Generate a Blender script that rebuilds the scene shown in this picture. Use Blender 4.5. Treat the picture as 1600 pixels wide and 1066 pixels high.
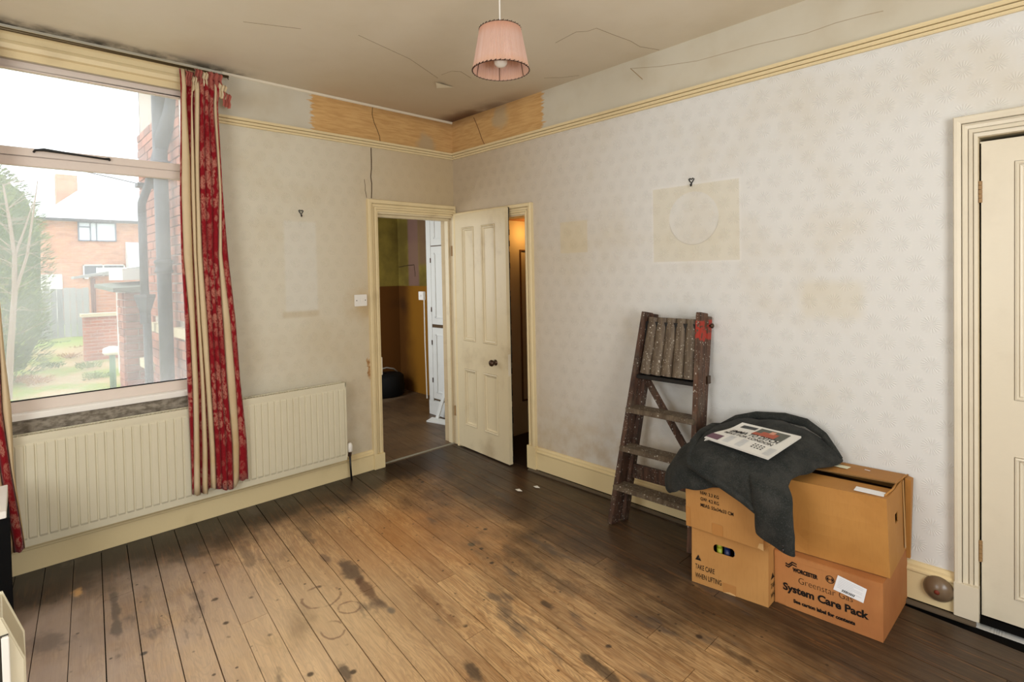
import bpy, bmesh, math, random
from mathutils import Vector, Matrix
random.seed(7)
for o in list(bpy.data.objects): bpy.data.objects.remove(o)
S = bpy.context.scene
COL = S.collection

# ------------------------------------------------------------------ camera, world, lights, exposure
CAM = Vector((3.79283, -2.94614, 1.51201)); YAW, PITCH, ROLL, FPX, CY = 0.8063679, -0.0214332, -0.0195125, 849.928, 442.464
_f = Vector((-math.sin(YAW)*math.cos(PITCH), math.cos(YAW)*math.cos(PITCH), math.sin(PITCH)))
_r = _f.cross(Vector((0, 0, 1))).normalized(); _u = _r.cross(_f)
RV = _r*math.cos(ROLL)+_u*math.sin(ROLL); UV = -_r*math.sin(ROLL)+_u*math.cos(ROLL)
cd = bpy.data.cameras.new('camera'); cam = bpy.data.objects.new('camera', cd); COL.objects.link(cam)
M4 = Matrix((RV, UV, -_f)).transposed().to_4x4(); M4.translation = CAM; cam.matrix_world = M4
cd.sensor_width = 36; cd.lens = FPX/1600*36; cd.shift_y = -(533-CY)/1600; cd.clip_start = .02; cd.clip_end = 200
S.camera = cam
S.view_settings.view_transform = 'Standard'; S.view_settings.look = 'None'; S.view_settings.gamma = 1
S.view_settings.use_curve_mapping = False; S.view_settings.exposure = 0.0
W = bpy.data.worlds.new('World'); S.world = W; W.use_nodes = True
bg = W.node_tree.nodes['Background']; bg.inputs[0].default_value = (.93, .965, 1, 1); bg.inputs[1].default_value = 3.0

def area(name, loc, target, sx, sy, power, col=(1, 1, 1)):
    l = bpy.data.lights.new(name, 'AREA'); l.shape = 'RECTANGLE'; l.size = sx; l.size_y = sy; l.energy = power; l.color = col
    o = bpy.data.objects.new(name, l); COL.objects.link(o); o.location = loc
    o.rotation_euler = (Vector(target)-Vector(loc)).to_track_quat('-Z', 'Y').to_euler(); return o
area('back_fill_light', (5.5, -2.2, 1.65), (2.6, -1.6, 1.85), 1.7, 1.7, 92, (.95, .98, 1))  # added fill light behind the camera; the back wall has no window
area('front_fill_light', (2.4, -4.45, 1.75), (1.9, -2.0, 1.95), 1.9, 1.6, 66, (.95, .98, 1))  # added soft fill inside the unseen front wall, no bay window there
area('kitchen_window_daylight', (-1.35, -1.58, 1.5), (-1.3, .5, 1.0), 1.1, 1.2, 34, (.93, .97, 1))

# ------------------------------------------------------------------ helpers
def at(px, py, ax, val):
    v = _cached(px, py); t = (val-CAM[ax])/v[ax]; return CAM+v*t
def _cached(px, py): return _f+RV*((px-800)/FPX)-UV*((py-CY)/FPX)

def lin(c):
    c = c/255; return c/12.92 if c <= .04045 else ((c+.055)/1.055)**2.4
def rgb(r, g, b): return (lin(r), lin(g), lin(b), 1)

class X:
    """socket or number inside a node tree, with arithmetic"""
    def __init__(s, nt, v): s.nt, s.v = nt, v
    def m(s, op, *a, clamp=False):
        n = s.nt.nodes.new('ShaderNodeMath'); n.operation = op; n.use_clamp = clamp
        for i, q in enumerate((s,)+a):
            q = q.v if isinstance(q, X) else q
            if isinstance(q, (int, float)): n.inputs[i].default_value = q
            else: s.nt.links.new(q, n.inputs[i])
        return X(s.nt, n.outputs[0])
    def __add__(s, o): return s.m('ADD', o)
    def __sub__(s, o): return s.m('SUBTRACT', o)
    def __mul__(s, o): return s.m('MULTIPLY', o)
    def __truediv__(s, o): return s.m('DIVIDE', o)
    __radd__ = __add__; __rmul__ = __mul__
    def __rsub__(s, o): return (s*-1)+o
    def clamp(s): return s.m('ADD', 0.0, clamp=True)
    def ss(s, a, b):
        n = s.nt.nodes.new('ShaderNodeMapRange'); n.interpolation_type = 'SMOOTHSTEP'; inv = a > b
        if inv: a, b = b, a
        n.inputs[1].default_value = a; n.inputs[2].default_value = b
        if inv: n.inputs[3].default_value = 1; n.inputs[4].default_value = 0
        s.nt.links.new(s.v, n.inputs[0]); return X(s.nt, n.outputs[0])

class Mat:
    def __init__(s, name, color=(200, 200, 200), rough=.6, spec=.3, metal=0):
        s.m = bpy.data.materials.new(name); s.m.use_nodes = True; s.nt = s.m.node_tree
        s.b = s.nt.nodes['Principled BSDF']; s.b.inputs['Roughness'].default_value = rough
        s.b.inputs['Specular IOR Level'].default_value = spec; s.b.inputs['Metallic'].default_value = metal
        s.c = s.col(*color)
    def col(s, r, g, b):
        n = s.nt.nodes.new('ShaderNodeRGB'); n.outputs[0].default_value = rgb(r, g, b); return n.outputs[0]
    def xyz(s, kind='world'):
        if kind == 'world': src = s.nt.nodes.new('ShaderNodeNewGeometry').outputs['Position']
        else: src = s.nt.nodes.new('ShaderNodeTexCoord').outputs['Object' if kind == 'object' else 'UV']
        n = s.nt.nodes.new('ShaderNodeSeparateXYZ'); s.nt.links.new(src, n.inputs[0]); s.src = src
        return [X(s.nt, n.outputs[i]) for i in range(3)]
    def comb(s, x, y, z):
        n = s.nt.nodes.new('ShaderNodeCombineXYZ')
        for i, q in enumerate((x, y, z)):
            if isinstance(q, X): s.nt.links.new(q.v, n.inputs[i])
            else: n.inputs[i].default_value = q
        return n.outputs[0]
    def noise(s, scale, detail=4, vec=None, rough=.55, dist=0):
        n = s.nt.nodes.new('ShaderNodeTexNoise'); n.inputs['Scale'].default_value = scale; n.inputs['Detail'].default_value = detail
        n.inputs['Roughness'].default_value = rough; n.inputs['Distortion'].default_value = dist
        s.nt.links.new(vec if vec is not None else s.nt.nodes.new('ShaderNodeNewGeometry').outputs['Position'], n.inputs['Vector'])
        return X(s.nt, n.outputs[0])
    def voro(s, scale, vec=None, feat='F1', rand=1):
        n = s.nt.nodes.new('ShaderNodeTexVoronoi'); n.feature = feat; n.inputs['Scale'].default_value = scale; n.inputs['Randomness'].default_value = rand
        s.nt.links.new(vec if vec is not None else s.nt.nodes.new('ShaderNodeNewGeometry').outputs['Position'], n.inputs['Vector'])
        return X(s.nt, n.outputs[0])
    def rnd(s): return X(s.nt, s.nt.nodes.new('ShaderNodeObjectInfo').outputs['Random'])
    def mix(s, fac, a, b, mode='MIX'):
        n = s.nt.nodes.new('ShaderNodeMix'); n.data_type = 'RGBA'; n.blend_type = mode
        if isinstance(fac, X): s.nt.links.new(fac.v, n.inputs[0])
        else: n.inputs[0].default_value = fac
        for i, q in ((6, a), (7, b)):
            if isinstance(q, tuple): q = s.col(*q)
            s.nt.links.new(q, n.inputs[i])
        return n.outputs[2]
    def over(s, fac, c): s.c = s.mix(fac, s.c, c); return s
    def bump(s, h, strength=.3, dist=.01):
        n = s.nt.nodes.new('ShaderNodeBump'); n.inputs['Strength'].default_value = strength; n.inputs['Distance'].default_value = dist
        s.nt.links.new(h.v, n.inputs['Height'])
        prev = getattr(s, 'bn', None)
        if prev: s.nt.links.new(prev, n.inputs['Normal'])
        s.bn = n.outputs[0]; s.nt.links.new(s.bn, s.b.inputs['Normal']); return s
    def done(s):
        s.nt.links.new(s.c, s.b.inputs['Base Color']); return s.m

def box_mask(u, v, u0, u1, v0, v1, e=.004):
    return (u.ss(u0-e, u0+e)*u.ss(u1+e, u1-e)*v.ss(v0-e, v0+e)*v.ss(v1+e, v1-e))
def blob(u, v, cu, cv, r0, r1, nz=None, k=.05):
    d = ((u-cu)*(u-cu)+(v-cv)*(v-cv)).m('SQRT')
    if nz is not None: d = d+(nz-.5)*k
    return d.ss(r1, r0)

class MB:
    def __init__(s): s.v, s.f, s.mi, s.uv = [], [], [], None
    def add(s, vs, fs, mi=0):
        b = len(s.v); s.v += [tuple(q) for q in vs]; s.f += [tuple(i+b for i in f) for f in fs]; s.mi += [mi]*len(fs); return s
    def hexa(s, p, mi=0):     # 8 corners: bottom 4 ccw, top 4 ccw
        return s.add(p, [(3, 2, 1, 0), (4, 5, 6, 7), (0, 1, 5, 4), (1, 2, 6, 5), (2, 3, 7, 6), (3, 0, 4, 7)], mi)
    def box(s, x0, x1, y0, y1, z0, z1, mi=0):
        x0, x1 = sorted((x0, x1)); y0, y1 = sorted((y0, y1)); z0, z1 = sorted((z0, z1))
        return s.hexa([(x0, y0, z0), (x1, y0, z0), (x1, y1, z0), (x0, y1, z0), (x0, y0, z1), (x1, y0, z1), (x1, y1, z1), (x0, y1, z1)], mi)
    def bar(s, p, q, w, wd, td, mi=0):   # bar from p to q, width wd along w, thickness td along the third axis
        p, q, w = Vector(p), Vector(q), Vector(w); a = (q-p).normalized(); w = (w-a*w.dot(a)).normalized(); n = a.cross(w)
        c = [(-1, -1), (1, -1), (1, 1), (-1, 1)]
        return s.hexa([p+w*(i*wd/2)+n*(j*td/2) for i, j in c]+[q+w*(i*wd/2)+n*(j*td/2) for i, j in c], mi)
    def grid(s, rows, mi=0, close_u=False, close_v=False):
        nv = len(rows); nu = len(rows[0]); vs = [p for r in rows for p in r]; fs = []
        for j in range(nv if close_v else nv-1):
            for i in range(nu if close_u else nu-1):
                a, b = j*nu+i, j*nu+(i+1) % nu; c, d = ((j+1) % nv)*nu+(i+1) % nu, ((j+1) % nv)*nu+i
                fs.append((a, b, c, d))
        return s.add(vs, fs, mi)
    def lathe(s, prof, c=(0, 0, 0), n=24, axis=None, mi=0, caps=True):
        R = Matrix.Identity(3) if axis is None else Vector((0, 0, 1)).rotation_difference(Vector(axis)).to_matrix()
        c = Vector(c); rows = [[c+R@Vector((r*math.cos(2*math.pi*i/n), r*math.sin(2*math.pi*i/n), z)) for i in range(n)] for r, z in prof]
        b = len(s.v); s.grid(rows, mi, close_u=True)
        if caps:
            s.f.append(tuple(b+i for i in reversed(range(n)))); s.f.append(tuple(b+(len(prof)-1)*n+i for i in range(n))); s.mi += [mi, mi]
        return s
    def tube(s, pts, r, n=8, mi=0, caps=True):
        pts = [Vector(p) for p in pts]; rr = r if isinstance(r, (list, tuple)) else [r]*len(pts); rows = []; up = None
        for i, p in enumerate(pts):
            a = (pts[min(i+1, len(pts)-1)]-pts[max(i-1, 0)]).normalized()
            if up is None: up = a.orthogonal().normalized()
            up = (up-a*up.dot(a)).normalized(); sd = a.cross(up)
            rows.append([p+(up*math.cos(2*math.pi*k/n)+sd*math.sin(2*math.pi*k/n))*rr[i] for k in range(n)])
        b = len(s.v); s.grid(rows, mi, close_u=True)
        if caps:
            s.f.append(tuple(b+i for i in reversed(range(n)))); s.f.append(tuple(b+(len(pts)-1)*n+i for i in range(n))); s.mi += [mi, mi]
        return s
    def build(s, name, mats, parent=None, smooth=False, bevel=0, fix=True, loc=None, angle=None, sub=0):
        me = bpy.data.meshes.new(name); me.from_pydata(s.v, [], s.f)
        for m in (mats if isinstance(mats, (list, tuple)) else [mats]): me.materials.append(m)
        for p, i in zip(me.polygons, s.mi): p.material_index = i
        if fix or bevel:
            bm = bmesh.new(); bm.from_mesh(me)
            if bevel:
                bmesh.ops.remove_doubles(bm, verts=bm.verts, dist=1e-6)
                es = [e for e in bm.edges if len(e.link_faces) == 2 and e.calc_face_angle(0) > .6]
                bmesh.ops.bevel(bm, geom=es, offset=bevel, segments=2, affect='EDGES', clamp_overlap=True)
            bmesh.ops.recalc_face_normals(bm, faces=bm.faces); bm.to_mesh(me); bm.free()
        if smooth:
            me.shade_smooth() if hasattr(me, 'shade_smooth') else None
            if angle:
                for e in me.edges: pass
                me.set_sharp_from_angle(angle=angle)
        me.update(); o = bpy.data.objects.new(name, me); COL.objects.link(o)
        if parent is not None: o.parent = parent; o.matrix_parent_inverse = Matrix.Identity(4)
        if sub:
            md = o.modifiers.new('Subdivision', 'SUBSURF'); md.levels = md.render_levels = sub
        return o
def tag(o, label=None, cat=None, group=None, kind=None):
    for k, v in (('label', label), ('category', cat), ('group', group), ('kind', kind)):
        if v: o[k] = v
    return o
def empty(name, loc=(0, 0, 0), rz=0, **k):
    o = bpy.data.objects.new(name, None); COL.objects.link(o); o.location = loc; o.rotation_euler = (0, 0, rz); o.empty_display_size = .1
    return tag(o, **k)
def localize(mb, o):       # world-space builder -> the local space of an unrotated empty
    L = o.location; mb.v = [(p[0]-L[0], p[1]-L[1], p[2]-L[2]) for p in mb.v]; return mb
def wpart(mb, name, m, root, **k): return localize(mb, root).build(name, m, root, **k)

_tc = {}
def text_mesh(body, size, bold=0, space=1):
    key = (body, size, bold, space)
    if key not in _tc:
        c = bpy.data.curves.new('t', 'FONT'); c.body = body; c.size = size; c.offset = bold; c.resolution_u = 3; c.space_character = space
        o = bpy.data.objects.new('t', c); COL.objects.link(o); dg = bpy.context.evaluated_depsgraph_get()
        me = bpy.data.meshes.new_from_object(o.evaluated_get(dg)); bpy.data.objects.remove(o)
        _tc[key] = ([v.co[:2] for v in me.vertices], [tuple(p.vertices) for p in me.polygons])
    return _tc[key]
def put_text(mb, body, size, fn, width=None, bold=0, mi=0, u0=0, v0=0, space=1):
    vs, fs = text_mesh(body, size, bold, space); x0 = min(v[0] for v in vs); x1 = max(v[0] for v in vs)
    k = 1 if width is None else width/(x1-x0)
    mb.add([fn(u0+(x-x0)*k, v0+y) for x, y in vs], fs, mi)

# ------------------------------------------------------------------ materials
def painted(name, c, rough=.35, dirt=.35, dc=(120, 95, 55), chips=0):
    m = Mat(name, c, rough, .4); n = m.noise(3.2, 6); m.over((n.ss(.52, .78)*dirt), dc)
    f = m.noise(38, 3); m.over(f.ss(.72, .82)*dirt*.8, dc)
    if chips: m.over(m.noise(24, 5, rough=.7).ss(.70, .73)*chips, (70, 45, 25))
    m.bump(m.noise(60, 3), .12, .004); return m.done()
CREAM = painted('aged_cream_gloss_paint', (222, 203, 160), .38, .25)
CREAMD = painted('dirty_cream_door_paint', (214, 199, 165), .35, .42, (130, 98, 55), .5)
CREAML = painted('pale_cream_gloss_paint', (218, 208, 186), .33, .15)
FRAMEW = painted('pinkish_white_window_paint', (222, 208, 196), .4, .12)
SILLW = painted('white_gloss_sill_paint', (240, 236, 228), .3, .05)
RAD = painted('cream_radiator_enamel', (214, 206, 180), .4, .12, (170, 150, 105))
WHITEP = painted('cold_white_cupboard_paint', (225, 226, 222), .35, .15, (120, 105, 85))
PLASTIC = Mat('white_plastic', (232, 228, 220), .3, .5).done()
BLACK = Mat('black_metal', (22, 20, 18), .45, .4).done()
DARKGAP = Mat('dark_void', (14, 12, 10), .9, .1).done()
BROWNMETAL = Mat('brown_metal', (74, 55, 40), .35, .5, .6).done()

def wallpaper(name, side):
    m = Mat(name, (224, 219, 211), .75, .15); x, y, z = m.xyz(); u = x if side == 'right' else y
    big = m.noise(1.6, 5); fine = m.noise(9, 5)
    if side == 'right':
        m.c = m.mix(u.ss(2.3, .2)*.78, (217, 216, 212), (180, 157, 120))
        m.over(big.ss(.48, .75)*.35, (196, 180, 146))
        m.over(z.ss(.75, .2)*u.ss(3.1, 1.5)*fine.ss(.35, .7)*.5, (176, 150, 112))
    else:
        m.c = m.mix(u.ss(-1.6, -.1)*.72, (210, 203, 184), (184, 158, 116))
        m.over(big.ss(.45, .75)*.45, (190, 172, 136))
    star = None; hgt = fine*.06
    for ou, oz in ((0, 0), (.5, .5)):
        a = (u/.108+ou).m('FRACT')-.5; b = (z/.178+oz).m('FRACT')-.5; a = a*.108; b = b*.178
        r = (a*a+b*b).m('SQRT'); th = b.m('ARCTAN2', a)
        hgt = hgt+((th*18).m('SINE')*.5+.5)*r.ss(.042, .030)*r.ss(.004, .012)
    pap = z.ss(2.50, 2.499)
    m.bump(hgt*pap, .62, .0016)
    # frieze above the picture rail: flat paint and bare tan plaster near the corner
    fr = z.ss(2.52, 2.521); edge = m.noise(16, 6, m.comb(u*.4, 0.0, z*3.0), .7)-.5; ue = u+edge*.26
    frc = m.mix(m.noise(2.5, 4).ss(.4, .75)*.5, (200, 193, 175), (176, 160, 130))
    tm = ue.ss(1.09, 1.07) if side == 'right' else ue.ss(-1.27, -1.25)
    st = m.noise(7, 5, m.comb(u, 0.0, z*9.0)); tan = m.mix(st.ss(.35, .7), (208, 168, 112), (190, 148, 94))
    grey = blob(u, z, *((.62, 2.73) if side == 'right' else (-.28, 2.585)), .05, .12, m.noise(9, 4), .14)
    tan = m.mix(grey*.7, tan, (176, 160, 130))
    m.c = m.mix(fr, m.c, m.mix(tm, frc, tan))
    # stained top edge close to the corner
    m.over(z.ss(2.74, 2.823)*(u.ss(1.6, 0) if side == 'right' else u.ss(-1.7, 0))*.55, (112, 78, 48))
    if side == 'right':
        pt = box_mask(u, z, 1.228, 1.471, 1.634, 1.853); m.over(pt*.4, (204, 186, 142))
        pb = box_mask(u, z, 1.983, 2.515, 1.551, 1.994); cir = blob(u, z, 2.245, 1.80, .150, .156)
        m.over(pb*(1-cir*.75)*.32, (208, 195, 154)); d = ((u-2.245)*(u-2.245)+(z-1.80)*(z-1.80)).m('SQRT')
        m.over(pb*d.ss(.148, .151)*d.ss(.157, .154)*z.ss(1.80, 1.75)*.3, (150, 138, 120))
        m.over(box_mask(u, z, 2.825, 3.091, 1.253, 1.433, .03)*.22, (206, 190, 145))
        m.over(box_mask(u, z, 1.975, 2.523, 1.543, 2.002, .01)*(1-pb)*.35, (236, 233, 228))
    else:
        pm = box_mask(u, z, -1.477, -1.249, 1.259, 1.892, .012); m.over(pm*.55, (214, 211, 201))
        pe = box_mask(u, z, -1.50, -1.24, 1.22, 1.262, .012); m.over(pe*.3, (176, 150, 105))
        m.over(blob(u, z, -.90, 1.27, .02, .16, fine, .2)*.5, (176, 142, 84))
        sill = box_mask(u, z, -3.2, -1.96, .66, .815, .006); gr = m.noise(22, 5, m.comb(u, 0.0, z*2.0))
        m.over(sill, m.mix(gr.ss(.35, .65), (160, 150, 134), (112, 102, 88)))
        m.over(z.ss(.80, .70)*u.ss(-2.1, -1.2)*fine.ss(.3, .8)*.3, (176, 150, 112))
        # plaster torn off beside the door casing
        tr = blob(u*2.2, z, -.862*2.2, .83, .03, .045, m.noise(26, 4), .12)+blob(u*3.0, z, -.852*3, .75, .03, .06, m.noise(26, 4), .12); m.over(tr.clamp(), m.mix(m.noise(40, 3).ss(.4, .6), (150, 108, 66), (190, 160, 118)))
    return m.done()
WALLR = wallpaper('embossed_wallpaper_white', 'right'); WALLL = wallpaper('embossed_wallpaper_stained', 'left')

def ceiling_mat():
    m = Mat('smoke_stained_ceiling_paint', (226, 216, 196), .6, .3); x, y, z = m.xyz()
    m.over(m.noise(1.1, 5).ss(.4, .75)*.45, (206, 191, 160)); m.over(m.noise(5, 5).ss(.5, .8)*.18, (205, 192, 168))
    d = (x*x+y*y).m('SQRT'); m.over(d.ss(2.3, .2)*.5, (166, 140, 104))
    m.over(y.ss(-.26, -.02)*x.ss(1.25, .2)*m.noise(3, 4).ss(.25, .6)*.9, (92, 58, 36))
    mould = x.ss(.16, .0)*y.ss(-1.6, -1.85)*m.noise(9, 5).ss(.3, .62); m.over(mould*.95, (44, 40, 32))
    m.bump(m.noise(12, 5), .12, .01); return m.done()
CEIL = ceiling_mat()

BD = (1, -.105); _bl = math.hypot(*BD)
def floor_mat(name='worn_stained_floorboards', kitchen=False):
    m = Mat(name, (150, 108, 66), .33, .42); x, y, z = m.xyz(); rn = m.rnd()
    a = x/_bl-y*.105/_bl; b = x*.105/_bl+y/_bl
    gv = m.comb(a*.9+rn*37.0, b*11.0, rn*9.0)
    g0 = m.noise(2.6, 4, m.comb(a*.9+rn*37.0, b*6.0+rn*5.0, rn*9.0), .5, .8); g1 = m.noise(4.2, 6, gv, .6, .6); g2 = m.noise(28, 4, m.comb(a*.35+rn*11.0, b*9.0, rn*3.0), .6)
    ring = ((g0*70.0).m('SINE')*.5+.5).ss(.45, 1.0)
    c = m.mix(g1.ss(.3, .72), (230, 190, 136), (184, 138, 88)); c = m.mix(ring*.42, c, (132, 92, 58)); c = m.mix(g2.ss(.42, .75)*.55, c, (96, 62, 36))
    c = m.mix(rn*.5, c, (134, 96, 62))
    if not kitchen:
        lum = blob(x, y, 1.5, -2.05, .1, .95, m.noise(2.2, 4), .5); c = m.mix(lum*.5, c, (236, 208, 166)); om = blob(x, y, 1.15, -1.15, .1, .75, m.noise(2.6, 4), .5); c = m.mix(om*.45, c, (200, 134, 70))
        sheen = (y+x*.25).ss(-1.3, -2.5); c = m.mix((sheen*m.noise(3, 4).ss(.15, .65)*.8).clamp(), c, (196, 176, 162))  # greyish window sheen mixed into the board colour
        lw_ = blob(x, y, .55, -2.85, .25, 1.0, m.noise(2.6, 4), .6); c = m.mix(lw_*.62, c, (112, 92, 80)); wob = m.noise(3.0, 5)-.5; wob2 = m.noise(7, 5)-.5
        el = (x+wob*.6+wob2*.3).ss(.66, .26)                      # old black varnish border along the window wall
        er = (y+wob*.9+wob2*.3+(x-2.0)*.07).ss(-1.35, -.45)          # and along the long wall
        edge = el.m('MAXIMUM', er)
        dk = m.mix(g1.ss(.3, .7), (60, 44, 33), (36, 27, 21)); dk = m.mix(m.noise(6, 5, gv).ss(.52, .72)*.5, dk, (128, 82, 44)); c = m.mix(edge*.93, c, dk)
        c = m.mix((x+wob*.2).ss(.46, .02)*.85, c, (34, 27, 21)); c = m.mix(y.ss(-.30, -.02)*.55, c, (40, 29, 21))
        mid = m.noise(1.3, 5, m.comb(a, b*2.2, 0.0)); c = m.mix(mid.ss(.55, .72)*.5, c, (84, 62, 42))
        smoke = m.noise(5.5, 4, m.comb(a*.6, b*1.6, 3.0)); c = m.mix(smoke.ss(.58, .72)*.7, c, (78, 68, 62))
        nz0 = m.noise(18, 4); sp = m.voro(6.5)+(nz0-.5)*.07; keep = m.noise(4.0, 2).ss(.44, .5); c = m.mix(sp.ss(.115, .05)*keep*.85, c, (46, 36, 30))
        sp2 = m.voro(15)+(nz0-.5)*.08; c = m.mix(sp2.ss(.13, .06)*m.noise(2.2, 2).ss(.42, .5)*.8, c, (50, 36, 26))
        nz = m.noise(11, 5)
        wa = m.noise(5, 4)-.5
        def spot(px, py, ra, rb_, cc, k=.9, am=1.0):
            nonlocal c
            q = at(px, py, 2, 0); qa = q.x/_bl-q.y*.105/_bl; qb = q.x*.105/_bl+q.y/_bl
            d = (((a-qa)/ra)*((a-qa)/ra)+((b-qb)/rb_)*((b-qb)/rb_)).m('SQRT')+wa*am*2.4+(nz-.5)*am*2.2; c = m.mix(d.ss(1.15, .45)*k*.85, c, cc)
        for t_ in ((548, 893, .13, .05, (62, 50, 46)), (575, 922, .16, .030, (92, 60, 42)), (508, 872, .10, .03, (112, 84, 66)), (122, 926, .05, .025, (206, 158, 100)), (611, 954, .035, .022, (92, 90, 84), .8, .3), (737, 851, .026, .022, (66, 66, 54), .9, .3), (853, 945, .05, .03, (48, 38, 30)), (70, 1005, .10, .08, (84, 70, 62), .7), (540, 1050, .07, .025, (58, 48, 44)), (745, 1056, .08, .03, (52, 44, 40)), (940, 1046, .10, .022, (42, 32, 26)), (180, 960, .30, .020, (66, 56, 50), .8), (380, 860, .25, .03, (96, 80, 66), .6), (830, 880, .4, .05, (80, 62, 46), .6), (1160, 1030, .10, .03, (50, 40, 34), .7), (480, 840, .2, .035, (74, 58, 46), .7), (660, 925, .3, .02, (120, 78, 46), .6)): spot(*t_)
        for px, py, rr, sx in ((503, 932, .085, 1.0), (548, 948, .045, 1.5), (520, 985, .07, 2.4)):
            q = at(px, py, 2, 0); d = ((x-q.x)*(x-q.x)+(y-q.y)*(y-q.y)*sx).m('SQRT')+(nz-.5)*.05+wa*.06
            c = m.mix(d.ss(rr-.010, rr-.003)*d.ss(rr+.008, rr+.002)*m.noise(9, 3).ss(.42, .55)*.6, c, (104, 66, 50))
    else:
        c = m.mix(.85, c, (66, 52, 40)); c = m.mix(m.noise(3, 5).ss(.4, .7)*.5, c, (52, 42, 34))
        c = m.mix((x+y*.25+(m.noise(6, 4)-.5)*.2).ss(-1.72, -1.86)*.8, c, (124, 104, 82))
    m.c = c; m.bump(g2*.5+g1*.3, .18, .004)
    rg = m.noise(3.3, 4)*.3+.24; m.nt.links.new(rg.v, m.b.inputs['Roughness']); return m.done()
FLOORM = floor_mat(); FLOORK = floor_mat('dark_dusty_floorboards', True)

def brick_mat(name, rows=.075, lenb=.225, plane='x', c1=(212, 148, 112), c2=(190, 124, 94), mort=(190, 176, 160)):
    m = Mat(name, c1, .9, .1); x, y, z = m.xyz(); u = (y if plane == 'x' else x)
    n = m.nt.nodes.new('ShaderNodeTexBrick'); m.nt.links.new(m.comb(u, z, 0.0), n.inputs['Vector'])
    n.inputs['Color1'].default_value = rgb(*c1); n.inputs['Color2'].default_value = rgb(*c2); n.inputs['Mortar'].default_value = rgb(*mort)
    n.inputs['Scale'].default_value = 1; n.inputs['Mortar Size'].default_value = .006; n.inputs['Brick Width'].default_value = lenb; n.inputs['Row Height'].default_value = rows
    m.c = m.mix(m.noise(3, 4).ss(.4, .7)*.3, n.outputs[0], (120, 80, 66)); return m.done()
BRICKX = brick_mat('red_brickwork', plane='x'); BRICKY = brick_mat('red_brickwork_side', plane='y')
def one_brick():
    m = Mat('weathered_brick', (150, 90, 70), .9, .1); r = m.rnd(); m.c = m.mix(r, (178, 112, 88), (134, 86, 72)); m.over(m.noise(25, 5).ss(.5, .7)*.4, (176, 140, 120)); m.bump(m.noise(60, 4), .4, .004); return m.done()
BRICK = one_brick(); MORTAR = Mat('pale_mortar', (186, 174, 160), .95, .05).done()
STONE = Mat('painted_stone_sill', (206, 192, 160), .8, .1).done()

# ------------------------------------------------------------------ room shell
ZC = 2.823; XB = 5.6; YB = -4.55; TL = .173; TR = .13
def wall(name, side, c, t, us, zs, holes, m, u_rng, z_rng, label):
    """wall on the plane side=c (x or y), t = thickness outwards (signed), holes = [(u0,u1,z0,z1)]"""
    U = sorted(set([u_rng[0], u_rng[1]]+[h[0] for h in holes]+[h[1] for h in holes]+list(us)))
    Z = sorted(set([z_rng[0], z_rng[1]]+[h[2] for h in holes]+[h[3] for h in holes]+list(zs)))
    U = [u for u in U if u_rng[0] <= u <= u_rng[1]]; Z = [z for z in Z if z_rng[0] <= z <= z_rng[1]]
    def solid(i, j):
        if i < 0 or j < 0 or i >= len(U)-1 or j >= len(Z)-1: return False
        a, b = (U[i]+U[i+1])/2, (Z[j]+Z[j+1])/2
        return not any(h[0] < a < h[1] and h[2] < b < h[3] for h in holes)
    P = (lambda u, d, z: (c+d, u, z)) if side == 'x' else (lambda u, d, z: (u, c+d, z))
    b = MB()
    for i in range(len(U)-1):
        for j in range(len(Z)-1):
            if not solid(i, j): continue
            a0, a1, z0, z1 = U[i], U[i+1], Z[j], Z[j+1]
            for d in (0, t): b.add([P(a0, d, z0), P(a1, d, z0), P(a1, d, z1), P(a0, d, z1)], [(0, 1, 2, 3)])
            if not solid(i-1, j): b.add([P(a0, 0, z0), P(a0, t, z0), P(a0, t, z1), P(a0, 0, z1)], [(0, 1, 2, 3)])
            if not solid(i+1, j): b.add([P(a1, 0, z0), P(a1, t, z0), P(a1, t, z1), P(a1, 0, z1)], [(0, 1, 2, 3)])
            if not solid(i, j-1): b.add([P(a0, 0, z0), P(a1, 0, z0), P(a1, t, z0), P(a0, t, z0)], [(0, 1, 2, 3)])
            if not solid(i, j+1): b.add([P(a0, 0, z1), P(a1, 0, z1), P(a1, t, z1), P(a0, t, z1)], [(0, 1, 2, 3)])
    bm_fix = b
    me = bm_fix.build(name, m, fix=False); bmm = bmesh.new(); bmm.from_mesh(me.data); bmesh.ops.remove_doubles(bmm, verts=bmm.verts, dist=1e-5)
    bmesh.ops.recalc_face_normals(bmm, faces=bmm.faces); bmm.to_mesh(me.data); bmm.free()
    return tag(me, label, None, None, 'structure')
WIN = (-3.12, -1.98, .82, 2.66)
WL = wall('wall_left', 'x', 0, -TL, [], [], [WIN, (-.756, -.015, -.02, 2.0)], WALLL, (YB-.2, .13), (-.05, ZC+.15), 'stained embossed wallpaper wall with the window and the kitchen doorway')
WR = wall('wall_right', 'y', 0, TR, [], [], [(.10, .887, -.02, 1.947), (3.505, 4.32, -.02, 2.028)], WALLR, (0, XB+.2), (-.05, ZC+.15), 'long white embossed wallpaper wall behind the ladder and the cartons')
WB = wall('wall_back', 'x', XB, .15, [], [], [], Mat('plain_wallpaper', (212, 205, 192), .8, .1).done(), (YB-.2, .13), (-.05, ZC+.15), 'papered wall behind the camera')
WF = wall('wall_front', 'y', YB, -.15, [], [], [], Mat('plain_wallpaper_front', (212, 205, 192), .8, .1).done(), (0, XB+.2), (-.05, ZC+.15), 'papered wall opposite the long white wall')
tag(MB().box(-.17, XB+.1, YB-.1, .13, ZC, ZC+.12).build('ceiling', CEIL), 'smoke-stained beige ceiling with fine cracks', kind='structure')

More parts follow.
